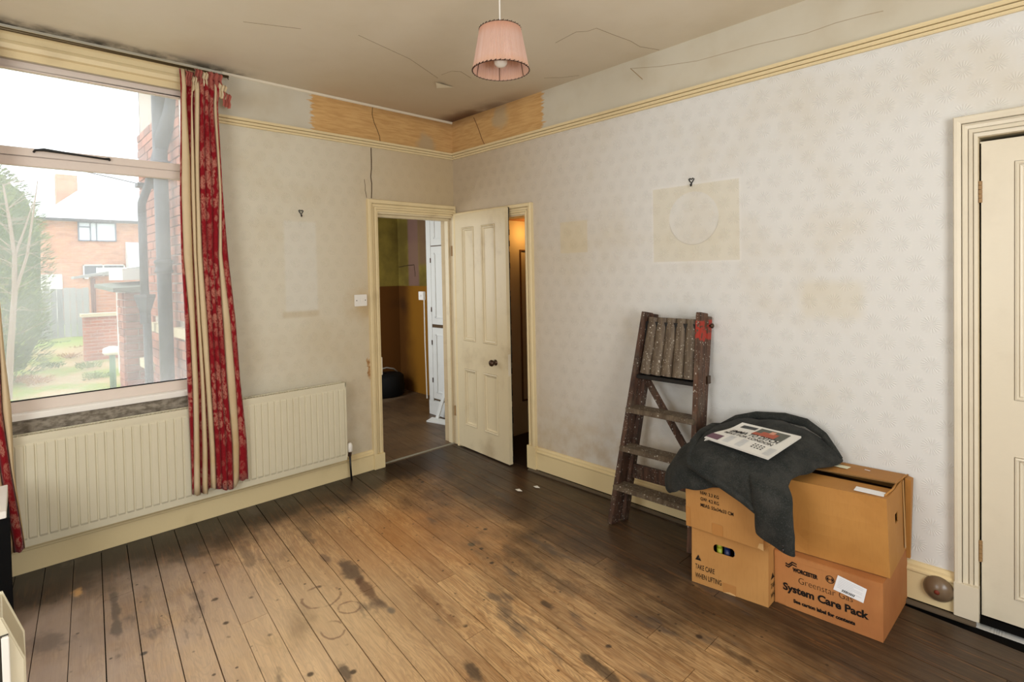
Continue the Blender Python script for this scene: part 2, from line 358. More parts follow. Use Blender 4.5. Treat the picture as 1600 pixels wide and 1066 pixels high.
def clip(poly, ax, val, keep_less):
    out = []
    for i in range(len(poly)):
        p, q = poly[i], poly[(i+1) % len(poly)]; ip = (p[ax] <= val) == keep_less; iq = (q[ax] <= val) == keep_less
        if ip: out.append(p)
        if ip != iq:
            t = (val-p[ax])/(q[ax]-p[ax]); out.append((p[0]+(q[0]-p[0])*t, p[1]+(q[1]-p[1])*t))
    return out
FL = MB().box(-.02, XB, YB, .14, -.12, -.022).build('floor', DARKGAP); tag(FL, 'worn bare floorboards, black varnish border along the walls', kind='structure')
def prism(poly, z0, z1):
    n = len(poly); b = MB(); b.add([(x, y, z0) for x, y in poly]+[(x, y, z1) for x, y in poly], [tuple(reversed(range(n))), tuple(range(n, 2*n))]+[(i, (i+1) % n, n+(i+1) % n, n+i) for i in range(n)]); return b
R = random.Random(3)
for k in range(-28, 22):
    y0 = -2.4615+.1175*k; gap = .0028 if R.random() < .75 else .005
    def py(x, off): return y0+off-.105*(x-1.48)
    cuts = [-.05]; xx = -.05+R.uniform(.6, 3.2)
    while xx < XB: cuts.append(xx); xx += R.uniform(2.2, 3.8)
    cuts.append(XB+.1)
    for a, b_ in zip(cuts, cuts[1:]):
        pl = [(a+.0012, py(a, gap/2)), (b_-.0012, py(b_, gap/2)), (b_-.0012, py(b_, .1175-gap/2)), (a+.0012, py(a, .1175-gap/2))]
        for ax, v, kl in ((0, -.004, False), (0, XB, True), (1, YB, False), (1, .004, True)): pl = clip(pl, ax, v, kl) if len(pl) > 2 else []
        if len(pl) < 3: continue
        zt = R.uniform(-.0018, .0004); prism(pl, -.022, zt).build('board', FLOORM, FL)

# mouldings
def sweep(name, prof, u0, u1, P, m, label=None, parent=None, kind='structure'):
    b = MB(); n = len(prof); b.add([P(u0, h, z) for h, z in prof]+[P(u1, h, z) for h, z in prof], [(i, i+1, n+i+1, n+i) for i in range(n-1)]+[tuple(range(n)), tuple(range(n, 2*n))])
    o = b.build(name, m, parent); return tag(o, label, kind=kind if parent is None else None)
PL = lambda u, h, z: (h, u, z)
PR = lambda u, h, z: (u, -h, z)
RAIL = [(0, 2.493), (.012, 2.493), (.016, 2.499), (.016, 2.505), (.006, 2.5055), (.006, 2.508), (.020, 2.5085), (.026, 2.518), (.026, 2.523), (.012, 2.5235), (.012, 2.527), (.030, 2.5275), (.036, 2.536), (.036, 2.543), (.020, 2.546), (0, 2.546)]
sweep('trim_1', RAIL, -1.93, 0, PL, CREAM, 'cream picture rail running above the kitchen doorway')
sweep('trim_2', RAIL, .03, XB, PR, CREAM, 'cream picture rail along the long white wall')
sweep('trim_3', [(0, 2.805), (.006, 2.808), (.010, ZC-.001), (0, ZC-.001)], -1.84, 0, PL, CREAML, 'thin pale edge where stained wall meets ceiling')
SKL = [(0, 0), (.022, 0), (.022, .112), (.026, .118), (.026, .124), (.018, .130), (.018, .140), (.010, .150), (0, .152)]
SKR = [(0, .020), (.022, .020), (.022, .142), (.027, .149), (.027, .156), (.018, .163), (.018, .174), (.010, .184), (0, .186)]
SKIRT = painted('yellowed_skirting_gloss', (224, 204, 158), .35, .2, (140, 110, 64), .3)
sweep('baseboard_left', SKL, YB, -.845, PL, SKIRT, 'low cream skirting board under the radiator')
sweep('baseboard_right', SKR, .972, 3.43, PR, SKIRT, 'tall cream skirting board along the long white wall')
sweep('baseboard_right', SKR, 4.41, XB, PR, SKIRT, 'cream skirting board beyond the closed door')
sweep('trim_4', [(.024, 0), (.046, 0), (.046, .006), (.036, .016), (.024, .016)], .90, 3.50, PR, Mat('grimy_beading', (92, 80, 64), .6, .2).done(), 'grimy wooden beading on the floor below the tall skirting')
sweep('trim_5', [(0, .001), (.006, .001), (.006, .019), (0, .019)], .98, 3.43, PR, DARKGAP, 'dark strip standing for the shade below the tall skirting')  # near-black strip puts the shade under the skirting into colour

def casing(name, u0, u1, zt, P, m, prof, label, zb=(0, 0), sides=(1, 1)):
    b = MB(); rows = []
    for d, h in prof: rows.append([P(u0-d*sides[0], h, zb[0]), P(u0-d*sides[0], h, zt+d), P(u1+d*sides[1], h, zt+d), P(u1+d*sides[1], h, zb[1])])
    b.grid(rows); return tag(b.build(name, m), label, kind='structure')
CP = [(0, -.004), (0, .014), (.014, .016), (.0145, .008), (.0175, .008), (.018, .022), (.032, .020), (.0325, .010), (.036, .010), (.0365, .018), (.050, .020), (.056, .026), (.0565, .014), (.0595, .014), (.060, .032), (.074, .036), (.086, .036), (.090, .030), (.090, 0)]
casing('trim_6', -.756, -.016, 2.0, PL, CREAM, CP, 'moulded cream casing around the kitchen doorway', (.115, .0), (1, .10))
tag(MB().box(0, .040, -.848, -.756, 0, .116).build('trim_7', SKIRT, bevel=.002), 'cream plinth block at the foot of the kitchen door casing', kind='structure')
casing('trim_8', .10, .887, 1.947, PR, CREAM, [(d*.86, h) for d, h in CP], 'moulded cream casing around the narrow hall doorway', (.0, .19), (.9, 1))
tag(MB().box(.884, .974, -.036, 0, .018, .19).build('trim_9', SKIRT, bevel=.002), 'cream plinth block at the foot of the hall door casing', kind='structure')
casing('trim_10', 3.505, 4.32, 2.026, PR, CREAML, CP, 'moulded pale cream casing around the closed door', (.16, .16), (.86, 1))
tag(MB().box(3.427, 3.509, -.040, 0, .02, .163).build('trim_11', CREAML, bevel=.002), 'cream plinth block at the foot of the closed door casing', kind='structure')
# door linings
def lining(name, mb, label): return tag(mb.build(name, CREAMD, bevel=.001), label, kind='structure')
b = MB(); b.box(-TL, 0, -.014, -.002, 0, 2.0); b.box(-TL, 0, -.766, -.757, 0, 2.0); b.box(-TL, 0, -.76, -.012, 1.985, 2.002); b.box(-.10, -.05, -.03, -.012, 0, 1.985); b.box(-.10, -.05, -.757, -.742, 0, 1.985); b.box(-.10, -.05, -.742, -.03, 1.965, 1.986)
lining('trim_12', b, 'cream timber lining inside the kitchen doorway')
b = MB(); b.box(.885, .896, 0, TR, 0, 1.947); b.box(.092, .103, 0, TR, 0, 1.947); b.box(.10, .887, 0, TR, 1.938, 1.95); b.box(.874, .886, .05, .09, 0, 1.94)
lining('trim_13', b, 'cream timber lining inside the hall doorway')
b = MB(); b.box(3.498, 3.507, 0, TR, 0, 2.028); b.box(4.318, 4.328, 0, TR, 0, 2.028); b.box(3.50, 4.32, 0, TR, 2.024, 2.035)
lining('trim_14', b, 'cream timber lining around the closed door')
tag(MB().box(3.4, 4.4, .14, .16, -.05, 2.2).build('wall_right', DARKGAP), 'black sheet standing for the unlit space behind the closed door', kind='structure')  # near-black sheet in place of the unlit depth behind the door
tag(MB().box(-.045, -.030, -.752, -.02, -.004, .006).build('trim_15', Mat('worn_grey_threshold_strip', (150, 146, 130), .5, .4).done(), bevel=.002), 'worn grey threshold strip across the kitchen doorway', kind='structure')

# cracks (thin hairline grooves)
CRK = Mat('hairline_crack', (74, 58, 42), .9, .05).done()
def crack(parent, pts, w=.003, name='crack', m=CRK):
    b = MB()
    for (p, wp), (q, wq) in zip(zip(pts, [w]*len(pts)), zip(pts[1:], [w]*len(pts))):
        p, q = Vector(p), Vector(q); b.bar(p, q, (q-p).orthogonal(), w, w*.6)
    return b.build(name, m, parent)
def wob(p, q, n, amp, rr, fix=None):
    p, q = Vector(p), Vector(q); o = []
    for i in range(n+1):
        v = p.lerp(q, i/n); j = Vector([rr.uniform(-amp, amp) if k != fix else 0 for k in range(3)]) if 0 < i < n else Vector()
        o.append(v+j)
    return o
rc = random.Random(5)
crack(WL, wob((.0005, -.792, 2.49), (.0005, -.80, 2.10), 7, .004, rc, 0), .0065)
crack(WL, wob((.0005, -.855, 2.24), (.0005, -.84, 2.10), 5, .004, rc, 0), .003)
crack(WL, [(.0005, -.77, 2.805), (.0005, -.775, 2.75), (.0005, -.76, 2.69), (.0005, -.735, 2.64), (.0005, -.715, 2.59), (.0005, -.71, 2.55)], .004)
crack(WR, wob((.30, -.0005, 2.80), (.43, -.0005, 2.55), 5, .008, rc, 1), .005, m=Mat('brown_crack', (112, 78, 56), .9, .05).done())
crack(WR, [at(x, y, 1, -.0005) for x, y in ((985, 107), (992, 113), (1004, 124))], .004, m=Mat('faint_crack', (166, 144, 112), .9, .05).done())
crack(WR, [at(x, y, 1, -.0005) for x, y in ((985, 107), (1030, 104), (1090, 95), (1180, 70), (1260, 52), (1305, 36), (1350, 24), (1380, 17))], .0025, m=Mat('faint_crack_2', (176, 160, 136), .9, .05).done())
CE = bpy.data.objects['ceiling']; FC = Mat('ceiling_crack', (136, 116, 86), .9, .05).done()
for pts in (((868, 67), (900, 50), (918, 49), (932, 44), (960, 55), (985, 64), (1000, 73), (1030, 78)), ((690, 117), (706, 111), (720, 112), (736, 122)), ((560, 55), (640, 92), (684, 122)), ((850, 122), (880, 121), (905, 118)), ((380, 34), (470, 45))):
    crack(CE, [at(x, y, 2, ZC-.0005) for x, y in pts], .0018, m=FC)
q = [at(x, y, 2, ZC-.001) for x, y in ((681, 125), (710, 136), (682, 137))]; q[0].z -= .018; q[2].z -= .004; q[1].z -= .002
MB().add(q, [(0, 1, 2)]).build('flake', Mat('peeling_paint', (240, 234, 214), .6, .2).done(), CE)

# ------------------------------------------------------------------ kitchen and hall beyond the doorways
KY = Mat('yellow_brown_kitchen_wall', (150, 128, 60), .8, .1); x, y, z = KY.xyz(); n1 = KY.noise(2.5, 5)
KY.c = KY.mix(n1.ss(.3, .7), (152, 134, 62), (112, 96, 46)); KY.over(box_mask(x, z, -2.16, -1.93, 1.35, 3, .03)*.8, (142, 108, 104)); KY.over(box_mask(x, z, -1.93, -1.6, 1.62, 3, .04)*.7, (128, 96, 84))
KY.over(box_mask(x, z, -2.5, -1.0, -.1, 1.352, .004), KY.mix((x+(n1-.5)*.3).ss(-2.3, -2.0), (96, 60, 24), (152, 104, 34))); KY.over(blob(x, z, -2.3, 1.1, .02, .16, n1, .2)*.6, (60, 38, 24)); KY = KY.done()
wall('wall_kitchen', 'y', .93, .12, [], [], [], KY, (-2.52, -.17), (-.05, 2.45), 'old yellow and brown painted kitchen wall')
crack(bpy.data.objects['wall_kitchen'], wob((-2.39, .929, 1.60), (-2.03, .929, 1.62), 5, .004, rc, 1), .008)
crack(bpy.data.objects['wall_kitchen'], wob((-2.03, .929, 1.62), (-2.01, .929, 1.47), 3, .004, rc, 1), .006)
wall('wall_kitchen', 'x', -2.4, -.12, [], [], [], KY, (-1.75, 1.05), (-.05, 2.45), 'far dark kitchen wall')
wall('wall_kitchen', 'y', -1.75, -.05, [], [], [(-1.9, -.8, .95, 2.1)], KY, (-2.52, -.17), (-.05, 2.45), 'kitchen wall with the side window')
tag(MB().box(-2.52, -.17, -1.8, 1.05, 2.45, 2.5).build('ceiling', CEIL), 'kitchen ceiling', kind='structure')
KF = MB().box(-2.52, -.012, -1.8, 1.05, -.12, -.022).build('floor', DARKGAP); tag(KF, 'dusty dark kitchen floorboards beyond the doorway', kind='structure')
for k in range(24):
    y0 = -1.78+k*.118
    pl = [(-2.4, y0+.0015), (-.008, y0-.25), (-.008, y0-.135), (-2.4, y0+.116)]
    for ax, v, kl in ((1, -1.75, False), (1, .93, True)): pl = clip(pl, ax, v, kl) if len(pl) > 2 else []
    if len(pl) > 2: prism(pl, -.022, -.002).build('board', FLOORK, KF)
# threshold floor under the kitchen doorway belongs to the kitchen boards
# white built-in cupboard
cup = empty('kitchen_cupboard', (-.62, .66, 0), label='tall white built-in cupboard with panelled doors, seen through the doorway', cat='cupboard')
wpart(MB().box(-1.035, -.18, .44, .925, 0, 2.4), 'body', WHITEP, cup, bevel=.002)
wpart(MB().box(-1.045, -.18, .425, .445, 0, .15), 'plinth', WHITEP, cup, bevel=.002)
def cupdoor(x0, x1, z0, z1, nm='door', y=.422, m=WHITEP, panel=True):
    o = wpart(MB().box(x0, x1, y, y+.02, z0, z1), nm, m, cup, bevel=.002); L = Vector(cup.location)
    if panel:
        b = MB(); i = .07
        for a0, a1, c0, c1 in ((x0+i, x1-i, z0+i, z0+i+.012), (x0+i, x1-i, z1-i-.012, z1-i), (x0+i, x0+i+.012, z0+i, z1-i), (x1-i-.012, x1-i, z0+i, z1-i)): b.box(a0-L.x, a1-L.x, y-.008-L.y, y-L.y, c0, c1)
        b.build('moulding', Mat('shadowed_moulding', (176, 160, 136), .5, .2).done() if nm == 'x' else WHITEP, o, bevel=.001)
    return o
cupdoor(-.955, -.60, 1.80, 2.32); cupdoor(-.955, -.60, .97, 1.79); cupdoor(-.955, -.60, .18, .935)
cupdoor(-.59, -.2, 1.80, 2.32); cupdoor(-.59, -.2, .97, 1.79); cupdoor(-.59, -.2, .18, .935)
wpart(MB().box(-1.04, -.96, .424, .445, .15, 2.4), 'stile', WHITEP, cup, bevel=.001)
for z0 in (.35, .75, 1.1, 1.62): wpart(MB().lathe([(.006, 0), (.006, .05)], (-.957, .418, z0), 8), 'hinge', BROWNMETAL, cup)
GRV = Mat('dark_door_gap', (92, 74, 56), .8, .1).done()  # brown strips that outline the gaps between the cupboard doors
for a0, a1, z0, z1 in ((-.960, -.956, .16, 2.33), (-.598, -.593, .16, 2.33), (-.96, -.2, .936, .969), (-.96, -.2, 1.7905, 1.7995), (-.96, -.2, .16, .179)): wpart(MB().box(a0, a1, .430, .4395, z0, z1), 'gap', GRV, cup)
sk = empty('kitchen_switch', (-1.10, .395, 1.27), label='white socket switch with a cable on the side of the white cupboard', cat='switch')
MB().box(-.045, .045, -.01, .02, -.045, .045).build('plate', PLASTIC, sk, bevel=.003); MB().box(-.008, .008, -.016, -.01, -.012, .012).build('rocker', PLASTIC, sk, bevel=.002)
MB().tube([(.045, 0, -.04), (.045, 0, -.5), (.06, 0, -1.1)], .006, 6).build('cable', PLASTIC, sk)
q = at(606, 611, 2, 0); bag = empty('black_bag', (-2.17, .56, 0), label='squat black bag with a grey handle on the far kitchen floor', cat='bag')
b = MB(); b.grid([[(math.cos(a)*sx*(1+.05*math.sin(3*a)), math.sin(a)*sy, z) for a in [2*math.pi*i/20 for i in range(20)]] for z, sx, sy in ((0, .16, .20), (.02, .19, .24), (.14, .20, .25), (.24, .19, .24), (.27, .16, .2), (.275, .02, .02))], close_u=True)
b.build('body', Mat('black_cloth', (16, 17, 17), .7, .2).done(), bag, smooth=True)
MB().tube([(-.06, -.18, .26), (-.02, -.1, .33), (0, .02, .345), (0, .12, .32), (-.02, .2, .26)], .009, 8).build('handle', Mat('grey_strap', (150, 148, 140), .5, .3).done(), bag, smooth=True)
lb = empty('leaning_board', (-.72, .25, 0), label='narrow white timber offcut leaning against the white cupboard', cat='board')
p0 = at(683, 655, 2, 0); p1 = at(698, 598, 1, .40)
lb.location = p0; wpart(MB().bar(p0+Vector((0, 0, .004)), (p1.x+.03, .405, p1.z+.03), (1, 0, 0), .045, .014), 'plank', WHITEP, lb, bevel=.001)
q = at(688, 658, 2, 0.006); fb = MB().hexa([(q.x-.17, q.y+.02, 0), (q.x-.10, q.y-.10, 0), (q.x+.25, q.y-.02, 0), (q.x+.2, q.y+.09, 0), (q.x-.17, q.y+.02, .012), (q.x-.10, q.y-.10, .012), (q.x+.25, q.y-.02, .012), (q.x+.2, q.y+.09, .012)]).build('floor_board_offcut', WHITEP)
tag(fb, 'flat white board lying on the kitchen floor by the cupboard', 'board')
# hall
HP = Mat('hall_paint', (206, 196, 178), .6, .2).done()
HO = Mat('hall_soffit', (150, 96, 52), .5, .3).done()
wall('wall_hall', 'x', .2, -.03, [], [], [], HP, (TR, 1.6), (-.05, 2.05), 'cream panelled hall wall lit by an orange lamp')
wall('wall_hall', 'y', 1.6, .05, [], [], [], HP, (.17, 1.3), (-.05, 2.05), 'end wall of the hall'); wall('wall_hall', 'x', 1.25, .05, [], [], [], HP, (TR, 1.6), (-.05, 2.05), 'side wall of the hall')
tag(MB().box(.17, 1.3, TR, 1.65, 1.976, 2.06).build('ceiling', HO), 'brown sloping soffit of the hall', kind='structure')
tag(MB().box(.1, 1.3, .004, 1.65, -.05, -.003).build('floor', Mat('hall_floor', (44, 32, 24), .6, .2).done()), 'dark hall floor', kind='structure')
b = MB(); i = .012
for a0, a1, z0, z1 in ((.60, 1.3, 1.70, 1.712), (.60, .612, .30, 1.70), (1.29, 1.3, .3, 1.7), (.60, 1.3, .30, .312)): b.box(.2, .212, a0, a1, z0, z1)
tag(b.build('trim_16', Mat('hall_moulding', (120, 88, 60), .5, .3).done()), 'brown panel moulding on the hall wall', kind='structure')
pl = bpy.data.lights.new('hall_lamp_glow', 'POINT'); pl.energy = 2.2; pl.color = (1, .50, .12); pl.shadow_soft_size = .04
plo = bpy.data.objects.new('hall_lamp_glow', pl); COL.objects.link(plo); plo.location = (.36, .62, 1.86)

# ------------------------------------------------------------------ doors
def panel_door(name, loc, rz, w, h, t, panels, m, label, knob=None, z0=.012, hinges=(), lockbox=None, extra=None):
    d = empty(name, (loc[0], loc[1], 0), rz, label=label, kind='structure')
    us = sorted({0, w}|{p[0] for p in panels}|{p[1] for p in panels}); zs = sorted({z0, h}|{p[2] for p in panels}|{p[3] for p in panels})
    def ish(i, j): a, c = (us[i]+us[i+1])/2, (zs[j]+zs[j+1])/2; return any(p[0] < a < p[1] and p[2] < c < p[3] for p in panels)
    b = MB()
    for i in range(len(us)-1):
        for j in range(len(zs)-1):
            if not ish(i, j): b.box(us[i], us[i+1], 0, t, zs[j], zs[j+1])
    o = b.build('frame', m, d, fix=False); bm = bmesh.new(); bm.from_mesh(o.data); bmesh.ops.remove_doubles(bm, verts=bm.verts, dist=1e-5)
    seen = {}
    for f in bm.faces: seen.setdefault(tuple(sorted(v.index for v in f.verts)), []).append(f)
    bmesh.ops.delete(bm, geom=[f for l in seen.values() if len(l) > 1 for f in l], context='FACES'); bmesh.ops.recalc_face_normals(bm, faces=bm.faces); bm.to_mesh(o.data); bm.free()
    for p in panels:
        q = MB().box(p[0]-.004, p[1]+.004, .013, t-.012, p[2]-.004, p[3]+.004).build('panel', m, d)
        pr = [(0, .007), (.0022, .007), (.0024, -.004), (.009, -.006), (.014, -.002), (.0145, .006), (.017, .006), (.0175, .002), (.024, .004), (.030, .0125)]
        rows = [[(p[0]+a, hh, p[2]+a), (p[1]-a, hh, p[2]+a), (p[1]-a, hh, p[3]-a), (p[0]+a, hh, p[3]-a)] for a, hh in pr]
        MB().grid(rows, close_u=True).build('moulding', m, q)
    for hz in hinges:
        hb = MB()
        for k in range(5): hb.lathe([(.005, 0), (.0075, .001), (.0075, .0165), (.005, .0175)], (-.004, -.003, hz-.044+k*.0178), 10)
        hb.build('hinge', Mat('painted_hinge', (150, 118, 78), .5, .4).done() if not bpy.data.materials.get('painted_hinge') else bpy.data.materials['painted_hinge'], d, smooth=False)
    if knob:
        k = MB().lathe([(.0, -.0), (.022, 0), (.024, .004), (.012, .007), (.008, .02), (.014, .026), (.024, .034), (.027, .044), (.022, .055), (.010, .060), (0, .061)], (knob[0], 0, knob[1]), 20, (0, -1, 0), caps=False)
        k.build('knob', BROWNMETAL, d, smooth=True)
        MB().lathe([(.0, 0), (.022, 0), (.012, .007), (.010, .02), (.024, .034), (.022, .055), (0, .061)], (knob[0], t, knob[1]), 16, (0, 1, 0), caps=False).build('knob', BROWNMETAL, d, smooth=True)
    return d
P4 = lambda xa, xb, xc, xd, za, zb, zc_, zd: [(xa, xb, za, zb), (xc, xd, za, zb), (xa, xb, zc_, zd), (xc, xd, zc_, zd)]
d1 = panel_door('door_1', (.003, -.028), math.atan2(-.056, .742), .742, 2.005, .034, P4(.148, .325, .425, .612, .205, .69, .93, 1.892), CREAMD, 'old cream four-panel door standing open at the room corner', (.592, .792), hinges=(.3, 1.7))
MB().box(.738, .7435, .004, .030, .70, .87).build('lock_plate', CREAML, d1, bevel=.001)
b = MB(); rr = random.Random(2)
for i in range(46):
    z0 = .03+i*.043; b.box(.736, .744+rr.uniform(-.003, .002), .0325, .0395+rr.uniform(-.003, .003), z0, z0+.0435)
b.build('ragged_strip', BLACK, d1)  # ragged black strip down the back edge of the open leaf
d3 = panel_door('door_3', (3.514, .004), 0, .80, 2.0, .036, P4(.10, .355, .445, .70, .145, .726, .955, 1.912), CREAML, 'closed pale cream panelled door beside the cartons', None, .040, (.308, 1.801))
tag(MB().box(3.51, 4.31, .006, .05, 2.0, 2.006).build('trim_17', CREAML), 'thin top edge strip of the closed door', kind='structure')
tag(MB().box(3.505, 4.32, .012, .11, -.004, .028).build('trim_18', DARKGAP), 'black strip standing for the shade below the closed door', kind='structure')  # near-black filler strip, shade under the door put into colour
b = MB().box(-.004, .012, -.762, -.744, .72, .86); tag(b.build('strike_box', CREAML, bevel=.003), 'old cream-painted lock keep on the kitchen door casing', 'lock keep')

# ------------------------------------------------------------------ window
win = empty('window_1', (-.055, -2.55, .82), label='single-pane window with opening top light, dusty glass', kind='structure')
Y0, Y1, Z0, Z1 = WIN
b = MB(); xf0, xf1 = -.085, -.045
for a in ((Y0, Y0+.05, Z0, Z1), (Y1-.05, Y1, Z0, Z1), (Y0, Y1, Z0, .882), (Y0, Y1, 2.625, Z1), (Y0, Y1, 2.118, 2.168)): b.box(xf0, xf1, *a)
wpart(b, 'window_frame', FRAMEW, win, bevel=.003)
b = MB()
for a in ((Y0+.05, Y0+.09, 2.168, 2.625), (Y1-.09, Y1-.05, 2.168, 2.625), (Y0+.05, Y1-.05, 2.168, 2.212), (Y0+.05, Y1-.05, 2.615, 2.625)): b.box(-.078, -.036, *a)
wpart(b, 'sash', FRAMEW, win, bevel=.003)
GL = bpy.data.materials.new('dusty_glass'); GL.use_nodes = True; nt = GL.node_tree; nt.nodes.clear()
out = nt.nodes.new('ShaderNodeOutputMaterial'); tr = nt.nodes.new('ShaderNodeBsdfTransparent'); tl = nt.nodes.new('ShaderNodeBsdfTranslucent'); gl = nt.nodes.new('ShaderNodeBsdfGlossy')
gl.inputs['Roughness'].default_value = .02; m1 = nt.nodes.new('ShaderNodeMixShader'); m2 = nt.nodes.new('ShaderNodeMixShader')
tr.inputs[0].default_value = (.97, .99, 1, 1); tl.inputs[0].default_value = (1, 1, 1, 1)
ge = nt.nodes.new('ShaderNodeNewGeometry'); no = nt.nodes.new('ShaderNodeTexNoise'); no.inputs['Scale'].default_value = 3.5; no.inputs['Detail'].default_value = 5; nt.links.new(ge.outputs['Position'], no.inputs['Vector'])
mr = nt.nodes.new('ShaderNodeMapRange'); mr.inputs[3].default_value = .14; mr.inputs[4].default_value = .26; mr.inputs[1].default_value = .3; mr.inputs[2].default_value = .75
nt.links.new(no.outputs[0], mr.inputs[0]); nt.links.new(mr.outputs[0], m1.inputs[0]); nt.links.new(tr.outputs[0], m1.inputs[1]); nt.links.new(tl.outputs[0], m1.inputs[2])
m2.inputs[0].default_value = .0; nt.links.new(m1.outputs[0], m2.inputs[1]); nt.links.new(gl.outputs[0], m2.inputs[2]); nt.links.new(m2.outputs[0], out.inputs[0])
wpart(MB().box(-.068, -.064, Y0+.04, Y1-.04, .875, 2.125), 'pane', GL, win); wpart(MB().box(-.062, -.058, Y0+.08, Y1-.08, 2.205, 2.62), 'pane', GL, win)
wpart(MB().box(-.10, .030, Y0-.02, Y1+.035, .793, .824), 'window_sill', SILLW, win, bevel=.004)
wpart(MB().tube([(-.03, -2.76, 2.192), (-.015, -2.755, 2.20), (-.008, -2.72, 2.205), (-.006, -2.58, 2.196), (-.008, -2.46, 2.19), (-.02, -2.44, 2.194), (-.034, -2.435, 2.19)], [.006, .006, .009, .006, .006, .008, .006], 8), 'stay_bar', BLACK, win, smooth=True)
wpart(MB().box(-.062, -.045, Y0+.05, Y1-.05, .882, .886), 'glazing_putty', DARKGAP, win)
b = MB(); b.grid([[PL(Y0-.09, h, z), PL(Y1+.09, h, z)] for h, z in ((0, 2.655), (.012, 2.655), (.012, 2.690), (.030, 2.696), (.034, 2.720), (.026, 2.737), (.018, 2.742), (.018, 2.770), (.030, 2.780), (.030, 2.800), (0, 2.803))])
tag(b.build('trim_19', CREAM), 'moulded cream board over the window head', kind='structure')
b = MB(); b.box(0, .016, Y1, Y1+.085, .824, 2.66); b.box(0, .016, Y0-.085, Y0, .824, 2.66); tag(b.build('trim_20', CREAM, bevel=.003), 'cream casing at the sides of the window', kind='structure')
tag(MB().tube([(.062, -3.35, 2.778), (.062, -1.82, 2.778)], .0085, 10).build('curtain_pole', Mat('tarnished_curtain_track', (92, 78, 54), .4, .4, .5).done(), smooth=True), 'thin tarnished curtain track under the ceiling above the window', 'curtain rail')

# ------------------------------------------------------------------ curtains
def damask():
    m = Mat('red_damask_stripe', (150, 22, 34), .75, .15); u, v, w = m.xyz('uv')
    vec = m.comb(u*1.0, v*.62, 0.0); n = m.noise(55, 3, vec, .5, 1.2); vo = m.voro(30, vec)
    band = ((v*9.5+u*3.0).m('SINE')*.5+.5).ss(-.3, .6); m.c = m.mix(vo.ss(.66, .46)*n.ss(.36, .50)*band*.9, (156, 22, 34), (200, 132, 112)); m.over(m.noise(160, 2, vec).ss(.5, .62)*.55, (128, 16, 26))
    b = m.b; b.inputs['Sheen Weight'].default_value = .2
    t = m.nt.nodes.new('ShaderNodeBsdfTranslucent'); mx = m.nt.nodes.new('ShaderNodeMixShader'); mx.inputs[0].default_value = .30
    mm = m.done(); m.nt.links.new(m.c, t.inputs[0]); o = m.nt.nodes['Material Output']
    m.nt.links.new(b.outputs[0], mx.inputs[1]); m.nt.links.new(t.outputs[0], mx.inputs[2]); m.nt.links.new(mx.outputs[0], o.inputs[0]); return mm
def creamcloth():
    m = Mat('cream_curtain_stripe', (226, 206, 170), .8, .1); x, y, z = m.xyz(); m.over(m.noise(5, 4).ss(.45, .8)*.3, (196, 160, 100)); m.over(z.ss(.75, .35)*m.noise(4, 3).ss(.35, .6)*.5, (206, 166, 96))
    t = m.nt.nodes.new('ShaderNodeBsdfTranslucent'); mx = m.nt.nodes.new('ShaderNodeMixShader'); mx.inputs[0].default_value = .25
    mm = m.done(); m.nt.links.new(m.c, t.inputs[0]); o = m.nt.nodes['Material Output']
    m.nt.links.new(m.b.outputs[0], mx.inputs[1]); m.nt.links.new(t.outputs[0], mx.inputs[2]); m.nt.links.new(mx.outputs[0], o.inputs[0]); return mm
DAM, CCL = damask(), creamcloth()
def curtain(root, rows, segs, xbase, ztop, hem, sub=6, nz=44):
    """rows: [(z, [fold-line y ...])] top to bottom; segs: [(material, ribs, bulge)]; hem: bottom z of each fold line"""
    b = MB(); uvs = []; nb = len(rows[0][1])
    def ylines(z):
        for (za, A), (zb, B) in zip(rows, rows[1:]):
            if zb <= z <= za: t = (za-z)/(za-zb); return [p+(q-p)*t for p, q in zip(A, B)]
        return rows[0][1] if z > rows[0][0] else rows[-1][1]
    ucum = 0
    for s in range(nb-1):
        mt, ribs, bulge = segs[s]; n = sub*ribs; grid = []; wd = abs(rows[-2][1][s+1]-rows[-2][1][s])*1.5
        for j in range(nz+1):
            t = j/nz; r = []
            for i in range(n+1):
                f = i/n; zb = hem[s]+(hem[s+1]-hem[s])*f; z = ztop+(zb-ztop)*t; Y = ylines(z); y = Y[s]+(Y[s+1]-Y[s])*f
                wdz = abs(Y[s+1]-Y[s]); bl = min(bulge, wdz*1.1)*abs(math.sin(math.pi*f*ribs))**.8
                pinch = 1 if t > .04 else .5
                zz = z+(0 if 0 < t < 1 else .004*math.sin(f*9+s)); xx = xbase+.012*math.sin(z*2.3)+bl*pinch-(.03 if t < .03 else 0)*(1-t/.03)
                r.append((xx, y, zz)); uvs.append((ucum+f*wd, z))
            grid.append(r)
        b.grid(grid, 0 if mt == 'r' else 1); ucum += wd
    L = root.location; b.v = [(p[0]-L[0], p[1]-L[1], p[2]-L[2]) for p in b.v]
    o = b.build('drape', [DAM, CCL], root, smooth=True, fix=False); uvl = o.data.uv_layers.new(name='UVMap')
    for lp in o.data.loops: uvl.data[lp.index].uv = uvs[lp.vertex_index]
    so = o.modifiers.new('Solidify', 'SOLIDIFY'); so.thickness = .002; return o
XC = .135
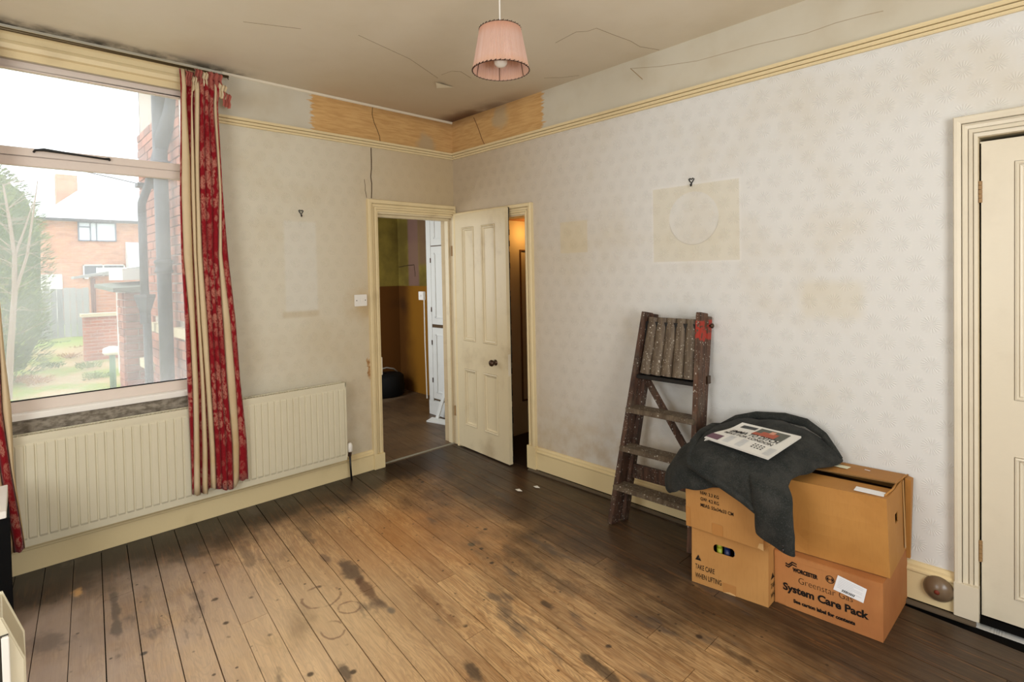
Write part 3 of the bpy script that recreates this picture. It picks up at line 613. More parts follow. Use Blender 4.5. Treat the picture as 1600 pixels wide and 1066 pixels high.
pr = [(118, [283, 285, 292, 302, 303, 306, 312, 337, 340, 345]), (160, [284, 284.6, 291.6, 300, 301, 305.7, 312.2, 334, 339, 341]), (250, [283.5, 285, 298, 300, 304.7, 306, 312.2, 341, 345, 346.5]),
      (300, [283, 284.5, 299, 300.5, 306, 307, 313, 344, 347.5, 349.5]), (400, [284.7, 287.4, 301.8, 304, 308, 309, 316.8, 342.3, 348.3, 357.4]), (500, [289.8, 295.8, 304.8, 309, 313, 314, 324, 348.3, 360, 368]),
      (600, [292.8, 300.3, 309.3, 313.8, 319, 321, 328.8, 354.4, 367.9, 375]), (700, [298.4, 302, 311.2, 316.4, 323.6, 327.7, 335.4, 362.8, 373.7, 385.5]), (765, [301, 302.5, 312.7, 316.4, 324.6, 330, 338, 364.9, 374, 388.6])]
rows = []
for y_, pxs in pr:
    pts = [at(p, y_, 0, XC) for p in pxs]; rows.append((sum(p.z for p in pts)/len(pts), [p.y for p in pts]))
hem = [at(p, y_, 0, XC).z for p, y_ in zip([301, 302.5, 312.7, 316.4, 324.6, 330, 338, 364.9, 374, 388.6], [773, 773, 774, 770, 772, 762, 764, 765, 751, 748])]
SEG = [('r', 1, .02), ('c', 1, .02), ('r', 1, -.015), ('c', 1, .02), ('r', 1, -.02), ('c', 1, .022), ('r', 3, .022), ('c', 1, .01), ('r', 1, .016)]
c1 = empty('curtain', (XC, -1.93, 2.75), label='full-length red and cream striped curtain at the right edge of the window', cat='curtain', group='striped curtains')
curtain(c1, rows, SEG, XC-.01, 2.752, hem)
b = MB(); rh = random.Random(9); ya, yb = rows[0][1][0], rows[0][1][-1]; N = 60
for k, (mi, y0, y1, zt) in enumerate(((0, -2.075, -2.045, 2.74), (1, -2.05, -2.02, 2.715), (0, -2.03, -1.985, 2.765), (1, -1.99, -1.955, 2.755), (0, -1.955, -1.88, 2.765), (1, -1.90, -1.86, 2.71), (0, -1.875, -1.835, 2.66))):
    g = [[(XC-.015+.016*math.sin(i*1.9+k)+.012*(j % 2)+(.02 if j == 1 else 0), y0+(y1-y0)*i/8, zt-.022*j-(.012*i/8 if k > 4 else 0)) for i in range(9)] for j in range(5)]
    b.grid(g, mi)
wpart(b, 'gathered_heading', [DAM, CCL], c1, smooth=True, fix=False)
for i in range(6): wpart(MB().tube([(.062, -2.06+i*.045, 2.772), (.085, -2.06+i*.045, 2.765), (.11, -2.06+i*.045, 2.745)], .0025, 6), 'hook', BROWNMETAL, c1)
# left curtain
pr2 = [(118, -3.30), (440, -2.913), (560, -2.905), (660, -2.89), (740, -2.885), (840, -2.862)]
zs_ = [2.752, 1.52, 1.16, .87, .57, .20]
off = [[0, -.012, -.045, -.065, -.10, -.12, -.19, -.215, -.30], [0, -.012, -.045, -.065, -.10, -.12, -.19, -.215, -.30], [0, -.018, -.05, -.068, -.10, -.12, -.19, -.215, -.30], [0, -.033, -.062, -.078, -.11, -.13, -.19, -.22, -.30], [0, -.010, -.048, -.064, -.10, -.12, -.19, -.22, -.30], [0, -.003, -.042, -.075, -.11, -.13, -.19, -.22, -.30]]
right_e = [-2.93, -2.917, -2.905, -2.888, -2.888, -2.858]
rows2 = [(z, [e+o_ for o_ in of]) for z, e, of in zip(zs_, right_e, off)]
c2 = empty('curtain', (XC, -3.0, 2.75), label='striped red and cream curtain cut off by the photo edge, above the black cabinet', cat='curtain', group='striped curtains')
curtain(c2, rows2, [('c', 1, .02), ('r', 1, .022), ('c', 1, .015), ('r', 1, .02), ('c', 1, .02), ('r', 3, .02), ('c', 1, .015), ('r', 2, .02)], XC, 2.752, [.185, .17, .165, .18, .18, .18, .18, .18, .18])

# ------------------------------------------------------------------ radiator
RZ0, RZ1, RY0, RY1, RX = .162, .727, -3.25, -1.105, .10
rd = empty('radiator', (RX-.03, -2.1, RZ0), label='long cream ribbed panel radiator below the window', cat='radiator')
prof = []; y = RY1; p_ = .0412
def ribrow(z, amp):
    r = [(RX, RY1, z)]; k = 0; y = RY1-.012
    while y > RY0+p_:
        for f, a in ((0, 0), (.10, 1), (.80, 1), (.90, 0)): r.append((RX+amp*a, y-p_*f, z))
        y -= p_
    r.append((RX, RY0, z)); return r
b = MB(); Zr = [(RZ0, 0), (RZ0+.035, 0), (RZ0+.047, .006), (RZ1-.052, .006), (RZ1-.042, 0), (RZ1-.004, 0)]
b.grid([ribrow(z, a) for z, a in Zr]); b.grid([[(RX-.012, y_, z) for y_ in (RY0, RY1)] for z in (RZ0, RZ1-.004)])
b.grid([[(RX, RY1, RZ0), (RX, RY1, RZ1-.004)], [(RX-.012, RY1, RZ0), (RX-.012, RY1, RZ1-.004)]]); b.grid([[(RX, RY0, RZ0), (RX, RY1, RZ0)], [(RX-.012, RY0, RZ0), (RX-.012, RY1, RZ0)]])
wpart(b, 'panel', RAD, rd, fix=False)
wpart(MB().box(.036, .048, RY0, RY1, RZ0+.01, RZ1-.01), 'rear_panel', RAD, rd, bevel=.002)
b = MB(); b.box(RX-.004, RX+.003, RY0, RY1+.003, RZ1-.030, RZ1); b.box(.034, .040, RY0, RY1+.003, RZ1-.03, RZ1); b.box(.034, RX+.003, RY1-.002, RY1+.004, RZ0+.02, RZ1)
y = RY0
while y < RY1: b.box(.036, RX, y, y+.006, RZ1-.012, RZ1-.004); y += .018
wpart(b, 'top_grille', RAD, rd, fix=False)
b = MB(); b.lathe([(.016, 0), (.020, .005), (.020, .045), (.014, .062), (.010, .066)], (.082, -1.073, .210), 14); wpart(b, 'thermostat_head', PLASTIC, rd, smooth=True)
b = MB(); b.lathe([(.010, 0), (.012, .02), (.012, .035)], (.082, -1.073, .176), 10); b.tube([(.082, -1.073, .185), (.082, -1.11, .185)], .008, 8); wpart(b, 'valve', BROWNMETAL, rd)
wpart(MB().tube([(.082, -1.073, .18), (.080, -1.07, .09), (.078, -1.063, 0)], .0075, 8), 'pipe', BLACK, rd, smooth=True)
# bare copper/dirt line along the bottom edge of the radiator shelf
# ------------------------------------------------------------------ small fittings
sw = empty('light_switch', (0, -.914, 1.314), label='white double light switch beside the kitchen door casing', cat='light switch')
MB().box(0, .010, -.052, .052, -.044, .044).build('plate', PLASTIC, sw, bevel=.003)
for yy in (-.014, .010): MB().box(.010, .015, yy-.008, yy+.008, -.013, .013).build('rocker', PLASTIC, sw, bevel=.002)
for yy in (-.036, .036): MB().lathe([(.004, 0), (.004, .0015)], (.010, yy, 0), 10, (1, 0, 0)).build('screw', BROWNMETAL, sw)
def hook(loc, nrm, label):
    h = empty('picture_hook', loc, 0 if nrm == 'x' else -math.pi/2, label=label, cat='hook')
    MB().tube([(.003, -.016, .020), (.004, -.008, .024), (.004, 0, .018), (.004, .008, .024), (.003, .016, .020), (.004, .010, .008), (.004, 0, -.004), (.004, -.010, .008), (.003, -.016, .020)], .0032, 6).build('plate', BLACK, h)
    MB().tube([(.004, 0, 0), (.006, 0, -.018), (.014, 0, -.022), (.018, 0, -.010)], .0038, 6).build('prong', BLACK, h)
hook((0, -1.355, 1.948), 'x', 'small black picture hook on the wall above the pale oblong patch by the curtain')
hook((2.24, 0, 2.006), 'y', 'small black picture hook above the big square picture mark on the white wall')
ds = empty('door_stop', (3.375, -.022, .105), label='round brown domed door stop on the skirting beside the closed door', cat='door stop')
MB().lathe([(.050, 0), (.054, .006), (.052, .016), (.040, .030), (.022, .040), (.008, .044)], (0, 0, 0), 28, (0, -1, 0)).build('dome', Mat('varnished_brown_knob', (112, 92, 70), .3, .5).done(), ds, smooth=True)
MB().lathe([(.009, 0), (.010, .003), (.004, .005)], (0, -.043, 0), 14, (0, -1, 0)).build('screw_cap', Mat('reddish_cap', (120, 52, 36), .5, .3).done(), ds, smooth=True)
for (px, py, s, lab) in ((810, 767, .022, 'small torn white paper scrap on the floor, left of the pair near the open door'), (838, 762, .02, 'thin torn paper shred on the floor, right of the pair near the open door')):
    q = at(px, py, 2, 0); tag(MB().add([(q.x-s*1.4, q.y-.2*s, .003), (q.x+s*.5, q.y-s*.8, .006), (q.x+s*1.5, q.y+.4*s, .002), (q.x-.2*s, q.y+s*.7, .009), (q.x+.1*s, q.y, .012)], [(0, 1, 4), (1, 2, 4), (2, 3, 4), (3, 0, 4)]).build('paper_scrap', PLASTIC), lab, 'paper scrap')

# ------------------------------------------------------------------ ceiling lamp
LC = Vector((1.985, -1.256, 0)); lp = empty('pendant_lamp', (LC.x, LC.y, ZC), label='pleated pink fabric pendant lampshade with bare bulb hanging from the ceiling', cat='lamp')
def shade_mat():
    m = Mat('pink_pleated_fabric', (232, 190, 170), .8, .1); x, y, z = m.xyz('object'); th = (y).m('ARCTAN2', x)
    n = m.noise(22, 3, m.comb(th*3.0, z*.2, 0.0)); m.c = m.mix(n.ss(.3, .7), (242, 216, 204), (232, 198, 178)); m.over(z.ss(-.28, -.21)*.5, (224, 158, 108)); m.over(z.ss(-.36, -.40)*.4, (232, 190, 152))
    t = m.nt.nodes.new('ShaderNodeBsdfTranslucent'); mx = m.nt.nodes.new('ShaderNodeMixShader'); mx.inputs[0].default_value = .38; mm = m.done(); m.nt.links.new(m.c, t.inputs[0]); o = m.nt.nodes['Material Output']
    m.nt.links.new(m.b.outputs[0], mx.inputs[1]); m.nt.links.new(t.outputs[0], mx.inputs[2]); m.nt.links.new(mx.outputs[0], o.inputs[0]); return mm
b = MB(); NP = 240; RT, RB, ZT, ZB = .093, .1275, 2.602-ZC, 2.418-ZC
rows_ = []
for j in range(9):
    t = j/8; r0 = RT+(RB-RT)*t; rows_.append([((r0+.0014*(-1)**i)*math.cos(2*math.pi*i/NP), (r0+.0014*(-1)**i)*math.sin(2*math.pi*i/NP), ZT+(ZB-ZT)*t) for i in range(NP)])
sh = b.grid(rows_, close_u=True).build('shade', shade_mat(), lp, fix=True); so = sh.modifiers.new('s', 'SOLIDIFY'); so.thickness = .0012
STI = Mat('dark_brown_stitching', (58, 36, 28), .7, .2).done()
for rr_, zz in ((RT, ZT), (RB, ZB)):
    b = MB()
    b.tube([(rr_*math.cos(a), rr_*math.sin(a), zz) for a in [2*math.pi*i/72 for i in range(73)]], .0016, 6, caps=False)
    ns = 40 if rr_ > .1 else 30
    for i in range(ns):
        a = 2*math.pi*i/ns; b.tube([(rr_*math.cos(a+.05)*1.015, rr_*math.sin(a+.05)*1.015, zz+.0045), (rr_*math.cos(a-.03)*1.02, rr_*math.sin(a-.03)*1.02, zz-.001), (rr_*math.cos(a-.06)*.985, rr_*math.sin(a-.06)*.985, zz+.003)], .0017, 5)
    b.build('stitched_rim', STI, sh)

b = MB()
for i in range(6):
    a = 2*math.pi*i/6+.35; b.tube([((RT-.004)*math.cos(a), (RT-.004)*math.sin(a), ZT), ((RB-.004)*math.cos(a), (RB-.004)*math.sin(a), ZB)], .0016, 5)
for i in range(3):
    a = 2*math.pi*i/3+.35; b.tube([(.02*math.cos(a), .02*math.sin(a), ZT-.03), (RT*math.cos(a), RT*math.sin(a), ZT)], .0016, 5)
b.build('wire_frame', BROWNMETAL, sh)
MB().tube([(0, 0, -.01), (0, 0, ZT-.01)], .0035, 8).build('cord', PLASTIC, lp)
MB().lathe([(.04, 0), (.04, -.012), (.022, -.03), (.006, -.034)], (0, 0, 0), 20).build('ceiling_rose', PLASTIC, lp, smooth=True)
MB().lathe([(.008, ZT+.004), (.016, ZT-.004), (.017, ZT-.06), (.014, ZT-.075)], (0, 0, 0), 16).build('lampholder', PLASTIC, lp, smooth=True)
zb = ZB+.016; MB().lathe([(.012, zb+.095), (.014, zb+.075), (.026, zb+.05), (.031, zb+.030), (.029, zb+.014), (.018, zb+.003), (.004, zb)], (0, 0, 0), 24).build('bulb', Mat('frosted_bulb_glass', (236, 232, 222), .12, .6).done(), lp, smooth=True)

# ------------------------------------------------------------------ stepladder
def ladder_mat(name, c1, c2, splat=.5, red=False):
    m = Mat(name, c1, .55, .3); x, y, z = m.xyz(); gv = m.comb(x*9.0, y*9.0, z*1.3); m.c = m.mix(m.noise(6, 5, gv, .6).ss(.3, .7), c1, c2)
    m.over(m.noise(9, 5).ss(.52, .68)*.6, (96, 84, 70))
    v = m.voro(38); m.over(v.ss(.20, .12)*m.noise(11, 2).ss(.42, .5)*splat, (206, 200, 186)); v = m.voro(80); m.over(v.ss(.24, .14)*m.noise(17, 2).ss(.44, .52)*splat, (190, 184, 170))
    if red: m.over((z+(m.noise(30, 4)-.5)*.09).ss(1.11, 1.12)*(z).ss(1.225, 1.215)*m.noise(30, 3).ss(.42, .50), (160, 50, 36))
    m.bump(m.noise(40, 4, gv), .3, .004); return m.done()
LW = ladder_mat('paint_splashed_red_brown_wood', (88, 62, 48), (52, 38, 31), .55); LR = ladder_mat('ladder_wood_with_red_paint', (100, 70, 52), (62, 44, 34), .55, True); LT = ladder_mat('worn_grey_tread_wood', (112, 98, 80), (80, 66, 52), .65)
ld = empty('stepladder', (2.12, -.24, 0), label='old paint-splashed wooden stepladder leaning folded against the wall', cat='stepladder')
FLb, FLt = Vector((1.872, -.305, .003)), Vector((2.000, -.104, 1.252)); FRb, FRt = Vector((2.372, -.288, .003)), Vector((2.345, -.100, 1.262))
wv = Vector((0, 1, 0))
def stile(p, q, nm, m, wd=.088, td=.030): return wpart(MB().bar(p, q, wv, wd, td), nm, m, ld, bevel=.003)
stile(FLb, FLt, 'front_stile', LW); stile(FRb, FRt, 'front_stile', LR)
RLb, RLt = Vector((1.892, -.225, .003)), Vector((2.012, -.050, 1.238)); RRb, RRt = Vector((2.340, -.20, .003)), Vector((2.352, -.047, 1.238))
stile(RLb, RLt, 'rear_stile', LW, .052, .034); stile(RRb, RRt, 'rear_stile', LR, .050, .030)
def on(a, b_, z): return a+(b_-a)*((z-a.z)/(b_.z-a.z))
for z in (.228, .455, .682):
    a, c = on(FLb, FLt, z), on(FRb, FRt, z); a = a+Vector((-.010, -.012, 0)); c = c+Vector((.006, -.012, .006)); b = MB()
    b.hexa([(a.x, a.y-.045, z-.018), (c.x, c.y-.045, z-.018), (c.x, c.y+.04, z-.012), (a.x, a.y+.04, z-.012), (a.x, a.y-.045, z+.012), (c.x, c.y-.045, z+.012), (c.x, c.y+.04, z+.018), (a.x, a.y+.04, z+.018)])
    wpart(b, 'tread', LT, ld, bevel=.004)
z = .885; a, c = on(FLb, FLt, z), on(FRb, FRt, z); wpart(MB().box(a.x-.006, c.x, a.y-.035, a.y+.03, z-.020, z+.002), 'shelf_edge', BLACK, ld, bevel=.003)
for k in range(5):
    f = (k+.5)/5; t0 = on(FLb, FLt, .895).lerp(on(FRb, FRt, .895), .055+.89*f); t1 = on(FLb, FLt, 1.225).lerp(on(FRb, FRt, 1.225), .075+.86*f)
    b = MB(); ax = (t1-t0).normalized(); w_ = Vector((1, 0, 0)); w_ = (w_-ax*w_.dot(ax)).normalized(); nn = ax.cross(w_)
    wd = .066; pf = [(-wd/2, .007), (-wd/2+.006, -.006), (-.012, -.013), (.012, -.013), (wd/2-.006, -.006), (wd/2, .007)]; sg = -1 if nn.y > 0 else 1
    b.grid([[p+w_*u_+nn*(-sg*h_) for u_, h_ in pf] for p in (t0+Vector((0, -.018, 0)), t0.lerp(t1, .5)+Vector((.001, -.0175, 0)), t1+Vector((0, -.017, 0)))], close_u=True)
    b.f += [tuple(range(6)), tuple(range(12, 18))]; b.mi += [0, 0]
    wpart(b, 'slat', LT, ld)
a, c = on(FLb, FLt, 1.19), on(FRb, FRt, 1.19); wpart(MB().box(a.x+.01, c.x-.01, a.y+.008, a.y+.03, 1.17, 1.222), 'top_rail', LW, ld, bevel=.002)
a, c = on(FLb, FLt, 1.0), on(FRb, FRt, 1.0); wpart(MB().box(a.x+.01, c.x-.01, a.y+.006, a.y+.014, .89, 1.2), 'backing_board', BLACK, ld)
a, c = on(RLb, RLt, .30), on(RRb, RRt, .30); wpart(MB().bar(a, c, (0, 0, 1), .085, .02), 'rear_rail', LW, ld, bevel=.002)
a, c = on(RLb, RLt, .87), on(RRb, RRt, .40); wpart(MB().bar(a+Vector((.01, -.02, 0)), c+Vector((0, -.02, 0)), (0, 0, 1), .042, .016), 'brace', LW, ld, bevel=.002)
wpart(MB().lathe([(.004, 0), (.004, .012), (.013, .014), (.015, .022), (.008, .028)], (2.364, -.062, 1.188), 14, (1, 0, 0)), 'bolt', BROWNMETAL, ld, smooth=True)
wpart(MB().box(2.358, 2.372, -.10, -.06, .865, .91), 'hinge_plate', BROWNMETAL, ld, bevel=.002)

# ------------------------------------------------------------------ cardboard cartons
def card(name, c=(190, 140, 82), c2=(176, 126, 70)):
    m = Mat(name, c, .62, .25); m.c = m.mix(m.noise(2.6, 4).ss(.35, .7), c, c2); m.over(m.noise(60, 2, m.comb(*[q*k for q, k in zip(m.xyz(), (2.0, 2.0, .3))])).ss(.5, .7)*.12, (150, 104, 58)); m.bump(m.noise(7, 3), .10, .02); return m.done()
CB = card('brown_cardboard'); CB2 = card('orange_brown_cardboard', (186, 126, 74), (166, 106, 62)); CBD = card('tan_cardboard', (186, 134, 70), (172, 120, 60)); TAPE = Mat('brown_tape', (178, 124, 68), .25, .5).done()
INK = Mat('black_print', (28, 22, 18), .7, .2).done(); PAPERW = Mat('white_label_paper', (236, 236, 238), .6, .2).done(); GREYINK = Mat('grey_print', (188, 192, 198), .7, .2).done(); CLEAR = Mat('clear_tape', (210, 170, 116), .15, .7).done()
CORR = Mat('corrugated_edge', (132, 100, 62), .9, .1).done(); INSIDE = Mat('carton_inside', (66, 46, 26), .9, .1).done()
def quadmap(A, B, C, D, n=None, off=.0009):
    """A,B bottom left/right, D,C top left/right -> fn(u,v) with u,v in 0..1"""
    A, B, C, D = map(Vector, (A, B, C, D)); nn = (B-A).cross(D-A).normalized()
    def f(u, v): return (A.lerp(B, u)).lerp(D.lerp(C, u), v)+nn*off
    return f
def carton(name, loc, P, label, m, hole=None, bulge=.0, group='cardboard cartons'):
    """P: bottom 4 and top 4 corners in world (front-left, front-right, back-right, back-left)"""
    o = empty(name, loc, label=label, cat='box', group=group); P = [Vector(p) for p in P]; t = .004
    faces = {'front_panel': (0, 1, 5, 4), 'side_panel': (1, 2, 6, 5), 'rear_panel': (2, 3, 7, 6), 'side_panel_': (3, 0, 4, 7), 'base_panel': (3, 2, 1, 0)}
    for nm, (i, j, k, l) in faces.items():
        A, B, C, D = P[i], P[j], P[k], P[l]; n = (B-A).cross(D-A).normalized()
        hl = hole.get(nm) if hole else None
        U = [0, .12, .3, .5, .7, .88, 1]; V = [0, .15, .35, .5, .65, .85, 1]
        if hl: U = sorted(set([0, .1, 1, .9]+[hl[0], hl[0]+.02, hl[1]-.02, hl[1]])); V = sorted(set([0, 1, .1, .9]+[hl[2], (hl[2]+hl[3])/2, hl[3]]))
        def pt(u, v, d):
            p = (A.lerp(B, u)).lerp(D.lerp(C, u), v); bb = bulge*math.sin(math.pi*u)*math.sin(math.pi*v) if not hl else 0
            return p+n*(bb-d)
        bb_ = MB()
        for a in range(len(U)-1):
            for c in range(len(V)-1):
                mu, mv = (U[a]+U[a+1])/2, (V[c]+V[c+1])/2
                if hl and hl[0] < mu < hl[1] and hl[2] < mv < hl[3]: continue
                bb_.hexa([pt(U[a], V[c], t), pt(U[a+1], V[c], t), pt(U[a+1], V[c], 0), pt(U[a], V[c], 0), pt(U[a], V[c+1], t), pt(U[a+1], V[c+1], t), pt(U[a+1], V[c+1], 0), pt(U[a], V[c+1], 0)])
        L = o.location; bb_.v = [(p[0]-L[0], p[1]-L[1], p[2]-L[2]) for p in bb_.v]
        ob = bb_.build(nm.strip('_'), m, o, fix=False); bm = bmesh.new(); bm.from_mesh(ob.data); bmesh.ops.remove_doubles(bm, verts=bm.verts, dist=1e-5); seen = {}
        for f in bm.faces: seen.setdefault(tuple(sorted(v.index for v in f.verts)), []).append(f)
        bmesh.ops.delete(bm, geom=[f for l_ in seen.values() if len(l_) > 1 for f in l_], context='FACES'); bmesh.ops.recalc_face_normals(bm, faces=bm.faces); bm.to_mesh(ob.data); bm.free()
    return o
def sheet(f, pts, m, name, root, t=.0005, lift=.0004):
    n = len(pts); b = MB(); q0 = [f(u, v) for u, v in pts]; nn = (q0[1]-q0[0]).cross(q0[-1]-q0[0]).normalized()
    b.add([p+nn*lift for p in q0]+[p+nn*(lift+t) for p in q0], [tuple(range(n)), tuple(range(n, 2*n))]+[(i, (i+1) % n, n+(i+1) % n, n+i) for i in range(n)])
    return wpart(b, name, m, root)
def flaps(root, P, m, gap=.02, lift=.004):
    FLp, FR, BR, BL = [Vector(p) for p in P[4:]]
    for a, b_, c, d, s in ((FLp, FR, BR, BL, 1), (BL, BR, FR, FLp, -1)):
        ca, cb = a.lerp(d, .5-gap), b_.lerp(c, .5-gap); up = Vector((0, 0, lift)); t = Vector((0, 0, .004))
        wpart(MB().hexa([a, b_, cb+up, ca+up, a+t, b_+t, cb+up+t, ca+up+t]), 'flap', m, root)
# lower left carton with hand hole
za = .268
P1 = [(2.501, -.543, 0), (2.843, -.501, 0), (2.836, -.03, 0), (2.49, -.07, 0)]; P1 += [(x+.002, y+.002, za) for x, y, _ in P1]
k1 = carton('carton', (2.67, -.28, 0), P1, 'tan removal carton on the floor with an oval hand hole, under the printed carton', CB, {'front_panel': (.30, .585, .655, .80)})
flaps(k1, P1, CB, .004, .0)
f1 = quadmap(P1[0], P1[1], P1[5], P1[4]); b = MB()
for cu, cv, du in ((.30, .7275, 1), (.585, .7275, -1)):   # rounded ends of the hole
    b = MB()
    for sv in (1, -1):
        pts = [(cu, cv+sv*.0725)]+[(cu+du*.045*(1-math.cos(a)), cv+sv*.0725*math.sin(a)) for a in (0, .4, .8, 1.2, math.pi/2)]
        q = [f1(u, v) for u, v in pts]; b.add(q, [tuple(range(len(q)))])
    wpart(b, 'hole_edge', CB, k1)
sheet(f1, [(.43, .0), (.60, .0), (.60, .17), (.43, .17)], TAPE, 'tape', k1)
def warn(f, root, u, v, w, h):
    b = MB(); T = lambda a, c: f(u+a*w, v+c*h)
    b.add([T(0, .76), T(.24, .76), T(.12, 1.0)], [(0, 1, 2)])
    put_text(b, 'TAKE CARE', .30*h, lambda x, y: f(u+x, v+y), .74*w, .0015, v0=.38*h); put_text(b, 'WHEN LIFTING', .30*h, lambda x, y: f(u+x, v+y), w, .0015, v0=0)
    return wpart(b, 'printed_warning', INK, root)
warn(f1, k1, .05, .10, .36, .42)
b = MB(); b.add([f1(u, v) for u, v in ((.098, .455), (.112, .455), (.108, .495), (.102, .495))], [(0, 1, 2, 3)]); wpart(b, 'warning_symbol', CB, k1)
f1s = quadmap(P1[1], P1[2], P1[6], P1[5]); warn(f1s, k1, .06, .10, .34, .42)
sheet(f1, [(.43, -.0), (.60, 0), (.585, .02), (.52, .035), (.46, .012)], CLEAR, 'clear_tape', k1, .001)
for (u, v, c, rr, lab) in ((.325, .70, (170, 176, 50), .013, 'yellow bottle top seen in the hand hole of the lower carton'), (.43, .72, (26, 40, 90), .014, 'blue packet seen in the hand hole of the lower carton'), (.555, .68, (226, 226, 226), .010, 'white bottle cap seen in the hand hole of the lower carton')):
    q = f1(u, v); q.y += .045; e = empty('bottle', (q.x, q.y, .008), label=lab, cat='bottle')
    mm = Mat('bottle_'+lab.split()[0], c, .35, .5).done()
    MB().lathe([(rr*1.6, 0), (rr*1.7, .01), (rr*1.7, .12), (rr, .15), (rr, q.z-.012)], (0, 0, 0), 14).build('body', mm, e, smooth=True)
    MB().lathe([(rr*1.1, q.z-.012), (rr*1.1, q.z+.006), (rr*.7, q.z+.008)], (0, 0, 0), 14).build('cap', mm, e, smooth=True)
# upper left carton
zb0 = za+.003; zt0 = .575
P2 = [(2.482, -.553, zb0), (2.843, -.545, zb0), (2.838, -.03, zb0), (2.47, -.04, zb0)]; P2 += [(x-.004 if x < 2.6 else x-.006, y, zt0) for x, y, _ in P2]
k2 = carton('carton', (2.66, -.3, zb0), P2, 'tan carton printed with weights, upper one of the left stack under the coat', CB, None, .001)
flaps(k2, P2, CB, .002, 0)
f2 = quadmap(P2[0], P2[1], P2[5], P2[4], off=.0026); b = MB(); q2 = lambda x, y: f2(x/.37, y/.305)
put_text(b, 'NW: 3.3 KG', .0225, lambda x, y: q2(.078+x, .172+y), .092, .0004); put_text(b, 'GW: 4.2 KG', .0225, lambda x, y: q2(.078+x, .143+y), .092, .0004); put_text(b, 'MEAS: 55x34x33 CM', .0225, lambda x, y: q2(.078+x, .114+y), .160, .0004)
wpart(b, 'printed_weights', INK, k2)
f2b = quadmap(P2[0], P2[1], P2[5], P2[4], off=.0016); sheet(f2b, [(.36, 0), (.50, 0), (.50, .17), (.36, .17)], TAPE, 'tape', k2); sheet(f2b, [(0, .0), (.06, .0), (.06, .30), (0, .32)], TAPE, 'tape', k2); sheet(f2b, [(.93, .02), (1.0, 0), (1.0, .10), (.95, .09)], CLEAR, 'clear_tape', k2)
# bottom right carton, printed
zc_ = .235
P3 = [(2.846, -.435, 0), (3.255, -.416, 0), (3.262, -.018, 0), (2.853, -.03, 0)]; P3 += [(x, y, zc_) for x, y, _ in P3]
k3 = carton('carton', (3.05, -.22, 0), P3, 'orange-brown carton on the floor with a large printed System Care Pack panel', CB2, None, .001)
flaps(k3, P3, CB2, .003, 0)
wpart(MB().hexa([Vector(P3[4])+Vector((0, -.004, -.022)), Vector(P3[5])+Vector((-.01, -.004, -.018)), Vector(P3[5])+Vector((-.01, .0, -.018)), Vector(P3[4])+Vector((0, 0, -.022)), Vector(P3[4])+Vector((0, -.004, .0025)), Vector(P3[5])+Vector((-.01, -.004, .0025)), Vector(P3[5])+Vector((-.01, .0, .0025)), Vector(P3[4])+Vector((0, 0, .0025))]), 'lid_flap', CB2, k3, bevel=.001)
f3 = quadmap(P3[0], P3[1], P3[5], P3[4], off=.0022); q3 = lambda x, y: f3(x/.409, y/.235); b = MB()
put_text(b, 'WORCESTER', .024, lambda x, y: q3(.076+x, .168+y), .100, .0014)
put_text(b, 'Greenstar Gas', .040, lambda x, y: q3(.100+x, .122+y), .205, -.0006); put_text(b, 'System Care Pack', .044, lambda x, y: q3(.036+x, .074+y), .325, .0017); put_text(b, 'See carton label for contents', .021, lambda x, y: q3(.078+x, .030+y), .235, .0012)
wpart(b, 'printed_lettering', INK, k3)
b = MB()
for dv in (0, .010): b.add([q3(*p) for p in ((.046, .192-dv), (.060, .187-dv), (.076, .204-dv), (.094, .201-dv), (.092, .206-dv), (.074, .210-dv), (.059, .193-dv), (.049, .198-dv))], [tuple(range(8))])
wpart(b, 'printed_swoosh_emblem', INK, k3)
b = MB(); cx, cy, r1, r2 = .222, .186, .0165, .0135; n = 28
b.add([q3(cx+r*math.cos(2*math.pi*i/n), cy+r*math.sin(2*math.pi*i/n)) for r in (r1, r2) for i in range(n)], [(i, (i+1) % n, n+(i+1) % n, n+i) for i in range(n)])
for a0, a1, c0, c1 in ((-.009, -.006, -.009, .009), (.006, .009, -.009, .009), (-.007, .007, -.0015, .0015), (-.012, -.009, -.004, .004), (.009, .012, -.004, .004)): b.add([q3(cx+x_, cy+y_) for x_, y_ in ((a0, c0), (a1, c0), (a1, c1), (a0, c1))], [(0, 1, 2, 3)])
wpart(b, 'printed_ring_emblem', INK, k3)
lbp = [at(x, y, 1, -.427) for x, y in ((1302, 921), (1348.5, 943.5), (1354, 922), (1309, 899))]
lbq = [((p.x-2.846)/.409, p.z/.235) for p in lbp]; fl = quadmap(P3[0], P3[1], P3[5], P3[4], off=.0026)
lab = sheet(fl, lbq, PAPERW, 'address_label', k3, .0006)
A_, B_, C_, D_ = [Vector((u, v, 0)) for u, v in lbq]; fl2 = quadmap(P3[0], P3[1], P3[5], P3[4], off=.0040)
def inlab(u, v): p = A_.lerp(B_, u).lerp(D_.lerp(C_, u), v); return fl2(p.x, p.y)
b = MB()
for i in range(7): b.add([inlab(*p) for p in ((.08, .88-i*.1), (.9-.3*(i % 3 == 2), .88-i*.1), (.9-.3*(i % 3 == 2), .86-i*.1), (.08, .86-i*.1))], [(0, 1, 2, 3)])
wpart(b, 'label_rules', GREYINK, k3)
b = MB(); rr = random.Random(4); u = .26
while u < .68: w_ = rr.uniform(.008, .03); b.add([inlab(*p) for p in ((u, .10), (u+w_, .10), (u+w_+.02, .26), (u+.02, .26))], [(0, 1, 2, 3)]); u += w_+rr.uniform(.008, .02)
wpart(b, 'label_bar_marks', INK, k3)
